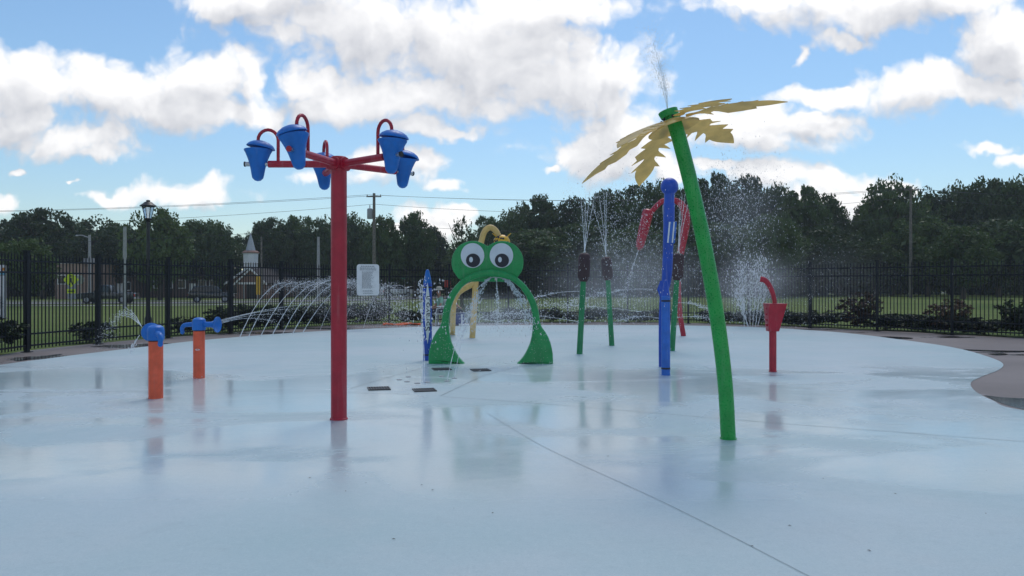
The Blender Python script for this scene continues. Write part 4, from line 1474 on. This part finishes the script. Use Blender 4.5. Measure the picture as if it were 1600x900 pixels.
def car(name, label, loc, rz, mat, kind, L, group=None, cat='car'):
    t = thing(name, label, cat, loc, rz, group)
    W = 1.8 if kind != 'pickup' else 1.95
    h = L / 2
    if kind == 'pickup':
        body = [(-h, .45), (-h, .95), (-h + .1, 1.05), (-.35, 1.05), (-.3, 1.08), (h - 1.35, 1.08), (h - .25, 1.0), (h, .85), (h, .45)]
        cab = [(-.55, 1.05), (-.35, 1.75), (.15, 1.80), (.55, 1.76), (1.15, 1.08)]
        wx = (-h + 1.05, h - .95); wr = .38
    elif kind == 'suv':
        body = [(-h, .45), (-h, 1.0), (-h + .1, 1.1), (h - 1.3, 1.05), (h - .3, .95), (h, .8), (h, .45)]
        cab = [(-h + .15, 1.08), (-h + .55, 1.66), (.2, 1.70), (.6, 1.62), (1.15, 1.05)]
        wx = (-h + .85, h - .85); wr = .35
    else:
        body = [(-h, .42), (-h, .88), (-h + .1, .95), (-h + .7, .98), (h - 1.25, .95), (h - .3, .86), (h, .70), (h, .42)]
        cab = [(-h + .75, .97), (-h + 1.4, 1.40), (-.1, 1.46), (.35, 1.40), (1.05, .95)]
        wx = (-h + .85, h - .85); wr = .32
    MB().prism(body, W, lambda u, v, d: Vector((u, d, v))).build('body', mat, t, True, .07, 2)
    MB().prism([(u, v) for u, v in cab], W * .84, lambda u, v, d: Vector((u, d * (1 - .10 * max(0, v - 1)), v - .01))).build('cab', mat, t, True, .05, 2)
    cu = sum(u for u, v in cab) / len(cab); 
    gp = [(cu + (u - cu) * .86, 1.02 + (v - 1.02) * .78 + .05 if v > 1.1 else v + .07) for u, v in cab]
    MB().prism(gp, W * .86, lambda u, v, d: Vector((u, d * (1 - .10 * max(0, v - 1)), v))).build('side_window', GLASS, t, False)
    fx0, fx1 = cab[-2], cab[-1]
    ww = MB(); ww.add([(fx1[0] + .02, -W * .36, fx1[1] + .06), (fx1[0] + .02, W * .36, fx1[1] + .06), (fx0[0] + .05, W * .34, fx0[1] - .05), (fx0[0] + .05, -W * .34, fx0[1] - .05)], [(0, 1, 2, 3)])
    ww.build('windscreen', GLASS, t, False)
    for x in wx:
        for s in (-1, 1): wheel(t, x, s * (W / 2 - .09), wr)
    for s in (-1, 1):
        MB().box((h + .005, s * W * .34, .72), (.05, .32, .14)).build('headlight', SIGNW, t, True, .015)
        MB().box((-h - .005, s * W * .40, .80), (.05, .16, .22)).build('tail_light', CARR, t, True, .015)
    MB().box((h + .02, 0, .50), (.10, W * .92, .16)).build('bumper', STEEL if kind == 'pickup' else mat, t, True, .03)
    MB().box((-h - .02, 0, .50), (.10, W * .92, .16)).build('bumper', STEEL if kind == 'pickup' else mat, t, True, .03)
    return t
def at_road(px, Y): 
    x = (px - CX) / F * Y
    return (x, Y, gz(x, Y) + .02)
car('pickup_truck', 'dark pickup truck on the road behind the pale pole', at_road(170, 76), PI + .12, CARGY, 'pickup', 5.2, None, 'pickup truck')
car('parked_car', 'dark car on the road in front of the low brick building', at_road(330, 79.5), .35, CARDK, 'suv', 4.3)
car('parked_car', 'white car by the street name sign, nearer to the rules sign', at_road(620, 112), .5, CARW, 'suv', 4.4, 'white cars')
car('parked_car', 'white car by the street name sign, nearer to the blue crayon', at_road(643, 118), .6, CARW, 'sedan', 4.4, 'white cars')

# ------------------------------------------------------------------ people and their things by the fence
def skin_body(name, joints, bones, mat, parent, sub=1):
    me = bpy.data.meshes.new(name)
    keys = list(joints)
    me.from_pydata([joints[k][0] for k in keys], [(keys.index(a), keys.index(b)) for a, b in bones], [])
    o = bpy.data.objects.new(name, me); COL.objects.link(o); o.parent = parent
    sm = o.modifiers.new('skin', 'SKIN')
    for i, k in enumerate(keys):
        r = joints[k][1]
        me.skin_vertices[0].data[i].radius = r if isinstance(r, tuple) else (r, r)
    me.skin_vertices[0].data[0].use_root = True
    sb = o.modifiers.new('sub', 'SUBSURF'); sb.levels = sub; sb.render_levels = sub
    me.materials.append(mat)
    o.data.shade_smooth()
    return o

def seated(loc, rz, label, shirt, hat):
    t = thing('person', label, 'person', loc, rz)
    s = .44
    J = {'pelvis': ((0, 0, s + .10), (.14, .11)), 'waist': ((0, .03, s + .28), (.13, .10)), 'chest': ((0, .05, s + .46), (.15, .11)), 'neckb': ((0, .03, s + .58), (.07, .06)), 'neck': ((0, .01, s + .64), .05), 'headl': ((0, -.01, s + .72), (.075, .085)), 'headt': ((0, 0, s + .84), (.07, .08))}
    B = [('pelvis', 'waist'), ('waist', 'chest'), ('chest', 'neckb'), ('neckb', 'neck'), ('neck', 'headl'), ('headl', 'headt')]
    for n, sg in (('l', -1), ('r', 1)):
        J.update({'sh' + n: ((sg * .18, .04, s + .53), .055), 'el' + n: ((sg * .23, -.04, s + .28), .042), 'wr' + n: ((sg * .15, -.24, s + .20), .032), 'ha' + n: ((sg * .12, -.31, s + .19), (.03, .02)),
                  'hip' + n: ((sg * .10, -.02, s + .08), .085), 'kn' + n: ((sg * .12, -.42, s + .06), .06), 'an' + n: ((sg * .12, -.44, .09), .04), 'he' + n: ((sg * .12, -.46, .045), .04), 'to' + n: ((sg * .13, -.60, .035), .032)})
        B += [('neckb', 'sh' + n), ('sh' + n, 'el' + n), ('el' + n, 'wr' + n), ('wr' + n, 'ha' + n), ('pelvis', 'hip' + n), ('hip' + n, 'kn' + n), ('kn' + n, 'an' + n), ('an' + n, 'he' + n), ('he' + n, 'to' + n)]
        for k in range(4):
            f = 'f%s%d' % (n, k)
            J[f] = ((sg * (.10 + .016 * k), -.37 - .008 * (k % 2), s + .175), .009)
            B.append(('ha' + n, f))
        J['th' + n] = ((sg * .085, -.32, s + .20), .010); B.append(('ha' + n, 'th' + n))
    skin_body('body', J, B, SKIN, t)
    g_ = lambda r, k: tuple(x + k for x in r) if isinstance(r, tuple) else r + k
    K = ('pelvis', 'waist', 'chest', 'neckb', 'shl', 'ell', 'shr', 'elr')
    JS = {k: (J[k][0], g_(J[k][1], .016)) for k in K if k != 'ell' and k != 'elr'}
    for n in 'lr':
        JS['el' + n] = (tuple(Vector(J['sh' + n][0]).lerp(Vector(J['el' + n][0]), .75)), .062)
    skin_body('shirt', JS, [('pelvis', 'waist'), ('waist', 'chest'), ('chest', 'neckb'), ('neckb', 'shl'), ('shl', 'ell'), ('neckb', 'shr'), ('shr', 'elr')], shirt, t)
    JT = {k: (J[k][0], g_(J[k][1], .014)) for k in ('pelvis', 'hipl', 'knl', 'hipr', 'knr')}
    JT['anl'] = ((-.12, -.435, .2), .055); JT['anr'] = ((.12, -.435, .2), .055)
    skin_body('trousers', JT, [('pelvis', 'hipl'), ('hipl', 'knl'), ('knl', 'anl'), ('pelvis', 'hipr'), ('hipr', 'knr'), ('knr', 'anr')], CLOTHD, t)
    fz = s + .77
    m = MB()
    for e_ in (-.032, .032): m.sphere((e_, -.083, fz + .02), .010, 8, 6)
    m.build('eyes' if False else 'eye', DARKINK, t)
    MB().sphere((0, -.095, fz - .005), .016, 8, 6, (.8, 1.2, 1.4)).build('nose', SKIN, t)
    if hat:
        MB().lathe([(.19, s + .85), (.20, s + .855), (.11, s + .875), (.105, s + .95), (.07, s + .985), (.01, s + .99)], 22, None, (0, 0, 0)).build('hat', HATM, t)
    else:
        MB().sphere((0, .02, s + .82), .105, 18, 10, (.92, 1.0, 1.0)).build('hair', HAIR, t)
    return t

def chair(loc, rz, label, mat):
    t = thing('patio_chair', label, 'chair', loc, rz)
    MB().box((0, 0, .42), (.5, .48, .035)).build('seat', mat, t, True, .01)
    MB().box((0, .27, .70), (.5, .03, .50), m=Matrix.Rotation(-.15, 3, 'X')).build('backrest', mat, t, True, .01)
    for sx in (-1, 1):
        for sy in (-1, 1):
            MB().tube([(sx * .23, sy * .21, .405), (sx * .25, sy * .24, 0)], .018, 8).build('leg', mat, t)
        MB().tube([(sx * .27, .26, .64), (sx * .27, 0, .64), (sx * .27, -.2, .62), (sx * .255, -.23, .41)], .018, 8).build('armrest', mat, t)
    return t
Yd = 29.0
def dk(px, Y=Yd): return ((px - CX) / F * Y, Y, -.004)
a_ = dk(686); chair(a_, -1.1, 'white patio chair holding the person in a brimmed hat', WHITE)
seated(a_, -1.1, 'person in pale green shirt and brimmed hat seated behind the frog arch', SHIRTG, True)
a_ = dk(706, 29.3); chair(a_, .9, 'grey patio chair holding the person in navy', GREY)
seated(a_, .9, 'person in navy shirt seated behind the bent yellow pipe', SHIRTN, False)
x_ = dk(696.5, 28.7)
t = thing('folding_table', 'small pale folding table between the two seated people', 'table', x_)
MB().box((0, 0, .70), (.62, .5, .03)).build('table_top', WHITE, t, True, .008)
for sx in (-1, 1):
    for sy in (-1, 1): MB().tube([(sx * .26, sy * .2, .685), (sx * .29, sy * .22, 0)], .014, 8).build('leg', GREY, t)
x_ = dk(716.5, 28.9)
t = thing('cooler', 'navy blue cooler box standing on the walkway beside the yellow pipe', 'cooler', x_)
MB().box((0, 0, .20), (.42, .34, .38)).build('cooler_body', COOLER, t, True, .03)
MB().box((0, 0, .43), (.44, .36, .07)).build('cooler_lid', COOLER, t, True, .02)
MB().tube([(-.2, -.19, .36), (-.2, -.22, .46), (.2, -.22, .46), (.2, -.19, .36)], .012, 8).build('handle', GREY, t)
x_ = dk(725, 28.6)
t = thing('umbrella_stand', 'white umbrella stand with short upright tube beside the silvery grass', 'umbrella stand', x_)
MB().box((0, 0, .035), (.36, .36, .07)).build('base', WHITE, t, True, .015)
MB().tube([(-.08, 0, .07), (-.08, 0, .42)], .03, 12).build('tube', WHITE, t)
# orange mat
c0 = G(628, 507.4)
V, Q = [], []
nx, ny = 26, 8
for j in range(ny):
    for i in range(nx):
        u, v = i / (nx - 1) - .5, j / (ny - 1) - .5
        V.append((u * 1.35, v * .75, .035 + .03 * math.sin(u * 9 + v * 3) + .02 * math.sin(v * 11 + u * 5)))
for j in range(ny - 1):
    for i in range(nx - 1): Q.append((j * nx + i, j * nx + i + 1, (j + 1) * nx + i + 1, (j + 1) * nx + i))
o = raw('towel', V, Q, TOWEL, smooth=True)
o.location = (c0.x, c0.y, 0); o.rotation_euler = (0, 0, .08)
md = o.modifiers.new('solid', 'SOLIDIFY'); md.thickness = .03
tag(o, 'crumpled orange towel lying on the walkway by the fence', 'towel')

# ------------------------------------------------------------------ water
OCT_V = np.array([(1, 0, 0), (-1, 0, 0), (0, 1, 0), (0, -1, 0), (0, 0, 1), (0, 0, -1)], float)
OCT_F = np.array([(0, 2, 4), (2, 1, 4), (1, 3, 4), (3, 0, 4), (2, 0, 5), (1, 2, 5), (3, 1, 5), (0, 3, 5)])

def drops(pos, size, stretch=None, name='water_droplets', parent=None):
    pos = np.asarray(pos, float); n = len(pos)
    s = np.asarray(size, float).reshape(-1, 1, 1) * np.ones((n, 1, 1))
    V = OCT_V[None] * s * rng.uniform(.7, 1.3, (n, 1, 3))
    if stretch is not None:
        d = np.asarray(stretch, float)
        d = d / (np.linalg.norm(d, axis=-1, keepdims=True) + 1e-9)
        if d.ndim == 1: d = np.tile(d, (n, 1))
        proj = (V * d[:, None, :]).sum(-1, keepdims=True)
        V = V + proj * d[:, None, :] * rng.uniform(.5, 2.2, (n, 1, 1))
    V = (V + pos[:, None, :]).reshape(-1, 3)
    Q = (OCT_F[None] + (np.arange(n) * 6)[:, None, None]).reshape(-1, 3)
    o = raw(name, V, Q, WATER, parent)
    if parent is None: o['kind'] = 'stuff'
    return o


def arc(p0, p1, apex, n=60):
    """ballistic arc from p0 to p1; apex is how far it rises over the straight chord"""
    s = np.linspace(0, 1, n)[:, None]
    p0, p1 = np.array(p0), np.array(p1)
    q = p0 + (p1 - p0) * s
    q[:, 2] += 4 * apex * (s * (1 - s))[:, 0]
    return q


def jet(label, group, path, r=.012, upto=.55, spread=.10, n=350, dsize=.014, part_from=.25, name='water_jet'):
    """one stream: a wavering thread of water that breaks into drops along its flight"""
    path = np.asarray(path)
    k = max(4, int(len(path) * upto))
    pts = path[:k].copy()
    m = MB()
    rs = []
    for i in range(k):
        f = i / (k - 1)
        rs.append(r * (1 - .55 * f) * random.uniform(.55, 1.25))
        pts[i] += rng.normal(0, 1, 3) * r * .8 * f
    m.tube([Vector(p) for p in pts], rs, 6)
    o = m.build(name, WATER)
    tag(o, label, 'water jet', group)
    # loose drops
    t_ = part_from + (1 - part_from) * rng.random(n) ** .75
    idx = t_ * (len(path) - 1)
    i0 = np.clip(idx.astype(int), 0, len(path) - 2); fr_ = (idx - i0)[:, None]
    pos = path[i0] * (1 - fr_) + path[i0 + 1] * fr_
    tang = path[i0 + 1] - path[i0]
    pos = pos + rng.normal(0, 1, (n, 3)) * (spread * (.12 + t_ ** 1.6))[:, None]
    pos[:, 2] = np.maximum(pos[:, 2], .01)
    d = drops(pos, dsize * rng.uniform(.4, 1.2, n), tang, 'droplets', o)
    d['kind'] = 'stuff'
    return o

# arcs at the left
LA = 'thin arching water jet rising from the pad edge left of the red pole'
starts = [(374, 528.5), (388, 527), (407, 526), (425, 524.5), (441, 523), (457, 521.5), (473, 520)]
for i, (px, py) in enumerate(starts):
    a_ = G(px, py)
    e_ = G(px + 128 + 6 * i + random.uniform(-6, 6), 509.5 + random.uniform(-1, .6))
    pth = arc(a_, e_, 1.62 + random.uniform(-.07, .06), 70)
    jet(LA, 'arching jets by the fence', pth, .014, .55, .17, 820, .0092, .25)
for i in range(3):
    a_ = G(500 + 34 * i, 516 - i * 2); e_ = G(600 + 21 * i, 511)
    jet('falling curtain jet of broken drops right of the red pole', 'falling jets by the rules sign', arc(a_, e_, 1.45, 70), .010, .3, .16, 520, .0092, .3)
# low long jets from the right trumpet
o0 = P(341, 504, 12.9)
for i, (px, py, Y) in enumerate(((505, 474, 19), (478, 484, 17.5), (462, 495, 17), (440, 508, 16))):
    jet('thin low water jet shot from the blue trumpet on the orange post', 'trumpet jets', arc(o0 + Vector((0, 0, .02 * (1.5 - i))), P(px, py, Y), .06 + .02 * i, 50), .0042, .85, .05, 90, .006, .4)
# left trumpet: arcs away to the left
o0 = P(221, 510, 10.9)
for i in range(4):
    jet('short broken water arc falling left from the turned trumpet', 'short trumpet arcs', arc(o0, G(150 + 8 * i, 549 - 2 * i), .42 + .03 * i, 40), .005, .4, .07, 110, .007, .15)
jet('thin dribble falling under the turned trumpet', None, arc(P(218, 524, 10.8), P(204, 549, 10.9), .02, 20), .005, .7, .02, 60, .007, .3)
# in front of the crayon
g = G(668, 597.5)
for i, dx in enumerate((-7.5, -5.5)):
    jet('thin upright water jet standing in front of the lettered crayon', 'upright crayon jets', np.array([g + Vector((dx * .012 + .02 * math.sin(s * 5 + i), .02 * s, s * 1.58)) for s in np.linspace(0, 1, 40)]), .0055, .95, .035, 90, .007, .4)
top = g + Vector((0, .02, 1.5))
pos = np.array(top) + np.abs(rng.normal(0, 1, (150, 3))) * np.array([.18, .1, .0]) * rng.choice([-1, 1], (150, 1)) + np.stack([np.zeros(150), np.zeros(150), -rng.random(150) ** 1.3 * 1.1 + .1], 1)
drops(pos, .008 * rng.uniform(.4, 1.2, 150), (0, 0, 1))
# jets into the frog mouth
for (px, py), (ex, ey), ap in (((698.5, 595.5), (733, 490), .2), ((710, 591), (740, 470), .15)):
    jet('slanting water jet aimed from the floor into the frog mouth', 'floor jets at the frog', arc(G(px, py), P(ex, ey, 14.6), ap, 40), .006, .8, .05, 160, .010, .3)
o0 = P(776, 434, YF - .05)
for sgn, ex in ((-1, 727), (-1, 734), (1, 826), (1, 833), (1, 839), (1, 778)):
    jet('water arc falling inside the frog arch from its mouth nozzle', 'frog mouth jets', arc(o0, P(ex, 516 - 8 * (sgn < 0), YF - .2), .28 if ex != 778 else .02, 46), .008, .5, .05, 110, .011, .15)
pos = np.stack([rng.uniform(744, 836, 500), 497 + rng.normal(0, 7, 500)], 1)
pos = np.array([P(a, b, y) for (a, b), y in zip(pos, rng.uniform(YF - .3, 20, 500))])
drops(pos, .011 * rng.uniform(.4, 1.3, 500))
# drops clinging to and splashing off the frog feet
pos = np.array([P(a, b, YF - .145) for a, b in zip(np.concatenate([rng.uniform(676, 704, 260), rng.uniform(828, 860, 200)]), np.concatenate([rng.uniform(480, 562, 260), rng.uniform(505, 566, 200)]))])
ok = []
for p in pos: ok.append(True)
pos = pos[::2]
drops(pos, .0055 * rng.uniform(.5, 1.3, len(pos)))
# cattail fans
for (hx, hy, Y, ends) in ((913.5, 394, G(905.5, 553).y, ((915, 300), (922, 296), (931, 300), (908, 310))), (947, 399, G(956, 540).y, ((935, 300), (943, 292), (947.5, 296), (925, 318))), (1060, 393, G(1050, 548).y, ((1066, 300), (1072, 296), (1078, 305), (1062, 312)))):
    lab = 'fine water jet fanning up from a brown cattail head'
    for ex, ey in ends:
        a_, b_ = np.array(P(hx, hy, Y)), np.array(P(ex, ey, Y + random.uniform(-.4, .4)))
        s = np.linspace(0, 1, 40)[:, None]
        q = a_ + (b_ - a_) * s
        q[:, 0] += (b_[0] - a_[0]) * .25 * (s[:, 0] ** 2 - s[:, 0])
        jet(lab, 'cattail jets', q, .0065, .97, .025, 60, .0045, .4)
# flower top plume
o0 = hubc + g * 0 + Vector((G(1138, 685.5).x, YP, 0)) + axis * .16
for i, (ex, ey) in enumerate(((1012, 40), (1021, 62), (1008, 74), (1030, 96))):
    a_, b_ = np.array(o0), np.array(P(ex, ey, YP))
    s = np.linspace(0, 1, 40)[:, None]
    q = a_ + (b_ - a_) * s
    q[:, 0] += .10 * (s[:, 0] - s[:, 0] ** 2)
    jet('fine plume jet shooting up from the flower cap', 'flower plume jets', q, .0036, .8, .06, 420, .0022, .2)
# geyser near the red hopper
for i, (bx_, ex, ey, Y) in enumerate(((1163, 1158, 392, 27.5), (1168, 1150, 420, 27.8), (1172, 1172, 410, 28), (1176, 1186, 400, 28), (1180, 1196, 398, 27.6), (1170, 1140, 440, 27.9), (1184, 1204, 425, 28.2))):
    a_, b_ = np.array(G(bx_, HY + CH * F / Y)), np.array(P(ex, ey, Y))
    s = np.linspace(0, 1, 40)[:, None]
    q = a_ + (b_ - a_) * s
    jet('upright splashing geyser jet beyond the red hopper', 'geyser jets', q, .014, .75, .16, 200, .016, .2)
n = 800
y_ = rng.uniform(25, 29, n)
px_, py_ = rng.normal(1172, 26, n), 505 - np.abs(rng.normal(0, 48, n))
drops([P(a, b, c) for a, b, c in zip(px_, py_, y_)], .013 * rng.uniform(.3, 1.2, n))
# falling drops thrown by the flower and cattails
def rain(cx, cy, sx, sy, n, y0, y1, size):
    px_, py_ = rng.normal(cx, sx, n), rng.normal(cy, sy, n)
    yy = rng.uniform(y0, y1, n)
    q = np.array([P(a, b, c) for a, b, c in zip(px_, py_, yy)])
    q = q[q[:, 2] > .02]
    drops(q, size * rng.uniform(.35, 1.2, len(q)), (0, 0, 1))
rain(1150, 320, 34, 45, 2550, 12, 22, 0.0059)
rain(965, 350, 45, 50, 2210, 14, 22, 0.0059)
rain(1010, 440, 40, 40, 1190, 15, 22, 0.0059)
rain(920, 480, 60, 22, 1190, 16, 25, 0.0073)
rain(1090, 400, 60, 60, 1190, 12, 22, 0.0053)
rain(1250, 440, 60, 50, 1190, 18, 28, 0.0059)
rain(770, 500, 40, 14, 680, 16, 24, 0.0073)
# cannon stream and low cross jets
jet('slanting stream leaving the drooping red nozzle', None, arc(P(998, 389, 23), P(972, 472, 22.5), .02, 30), .009, .5, .08, 200, .008, .25)
for a_, b_, ap in (((905, 455, 19), (800, 478, 22), .10), ((1020, 452, 20), (880, 480, 22), .16), ((1033, 498, 20), (955, 506, 22), .12), ((905, 503, 19.5), (780, 490, 23), .05), ((1000, 487, 20), (840, 476, 22), .05), ((1050, 474, 21), (1120, 490, 23), .12), ((1050, 498, 21), (1130, 505, 23), .12)):
    jet('low crossing water jet between the cattails and the blue pole', 'low cross jets', arc(P(*a_), P(*b_), ap, 40), .006, .85, .07, 260, .009, .3)
# wet splash crowns on the pad under the frog and jets
pos = []
for (px, py, n, r) in ((311, 592, 40, .35), (690, 575, 120, .8), (840, 570, 80, .5), (1170, 512, 160, 1.0), (640, 512, 120, 1.2)):
    c = G(px, py)
    for _ in range(n): pos.append((c.x + random.gauss(0, r), c.y + random.gauss(0, r * .6), abs(random.gauss(0, .03)) + .004))
drops(pos, .007 * rng.uniform(.5, 1.4, len(pos)))

# drifting mist
def mist_mat(dens_):
    m = bpy.data.materials.new('water_mist'); m.use_nodes = True
    t = NT(m.node_tree)
    for n in list(m.node_tree.nodes): m.node_tree.nodes.remove(n)
    v = t.n('ShaderNodeVolumePrincipled')
    co = t.coord('Generated')
    d = t.vmath('LENGTH', t.vmath('MULTIPLY', t.vmath('SUBTRACT', co, (.5, .5, .5)), (2, 2, 2)))
    fall = t.maprange(d, 1.0, .1)
    n = t.noise(t.coord(), 1.6, 3, .6)
    t.l(t.math('MULTIPLY', t.math('MULTIPLY', fall, t.maprange(n, .3, .7, .35, 1.3)), dens_), v.inputs['Density'])
    v.inputs['Color'].default_value = (.92, .95, 1, 1)
    v.inputs['Anisotropy'].default_value = .35
    t.l(v.outputs[0], t.n('ShaderNodeOutputMaterial').inputs['Volume'])
    return m
for px, py, Y, sx, sy, sz, dn in ((980, 440, 20, 2.8, 3.0, 1.5, .085), (1175, 465, 26.5, 1.9, 2.0, 1.5, .19), (770, 490, 19.5, 1.7, 2.6, .75, .085), (1160, 340, 18, 1.2, 1.5, 1.6, .06), (560, 480, 26.5, 2.6, 1.6, .9, .05), (1290, 440, 27, 3.2, 1.4, 1.6, .05)):
    c = P(px, py, Y)
    o = MB().sphere((0, 0, 0), 1.0, 20, 12).build('mist', mist_mat(dn))
    o.location = (c.x, c.y, max(c.z, sz * .9 + .02) if False else c.z); o.scale = (sx, sy, sz)
    if o.location.z - sz < .01: o.location.z = sz + .01
    o['kind'] = 'stuff'

hz = bpy.data.materials.new('haze'); hz.use_nodes = True
t_ = NT(hz.node_tree)
for n in list(hz.node_tree.nodes): hz.node_tree.nodes.remove(n)
hv = t_.n('ShaderNodeVolumePrincipled')
hv.inputs['Density'].default_value = .0004
hv.inputs['Color'].default_value = (.86, .92, 1, 1)
hv.inputs['Anisotropy'].default_value = .2
t_.l(hv.outputs[0], t_.n('ShaderNodeOutputMaterial').inputs['Volume'])
o = MB().box((0, 75, 11.5), (420, 230, 26)).build('haze', hz, None, False)
o['kind'] = 'stuff'

# small debris flakes on the pad
V, Q = [], []
for px, py in ((484, 747), (676, 766), (659, 758), (709, 795), (950, 713), (1286, 748), (1358, 861), (1541, 736), (1234, 822), (1175, 854), (615, 843), (540, 768), (770, 802), (1399, 772), (1540, 803)):
    c = G(px, py); a_ = random.uniform(0, 6.28); L = random.uniform(.007, .014)
    n = len(V)
    ux, uy = math.cos(a_) * L, math.sin(a_) * L
    V += [(c.x - ux, c.y - uy, .003), (c.x + uy * .4, c.y - ux * .4, .007), (c.x + ux, c.y + uy, .004), (c.x - uy * .4, c.y + ux * .4, .006)]
    Q.append((n, n + 1, n + 2, n + 3))
o = raw('debris', V, Q, BARK); o['kind'] = 'stuff'

# ------------------------------------------------------------------ render settings
scene.view_settings.view_transform = 'Standard'
scene.view_settings.look = 'None'
scene.view_settings.exposure = 0.12
scene.view_settings.gamma = 1.0
scene.render.engine = 'CYCLES'
c = scene.cycles
c.use_denoising = True
try: c.denoiser = 'OPENIMAGEDENOISE'
except Exception: pass
c.max_bounces = 8
c.diffuse_bounces = 3
c.glossy_bounces = 3
c.transparent_max_bounces = 24
c.transmission_bounces = 4
c.volume_bounces = 1
c.volume_step_rate = 4
c.sample_clamp_indirect = 6
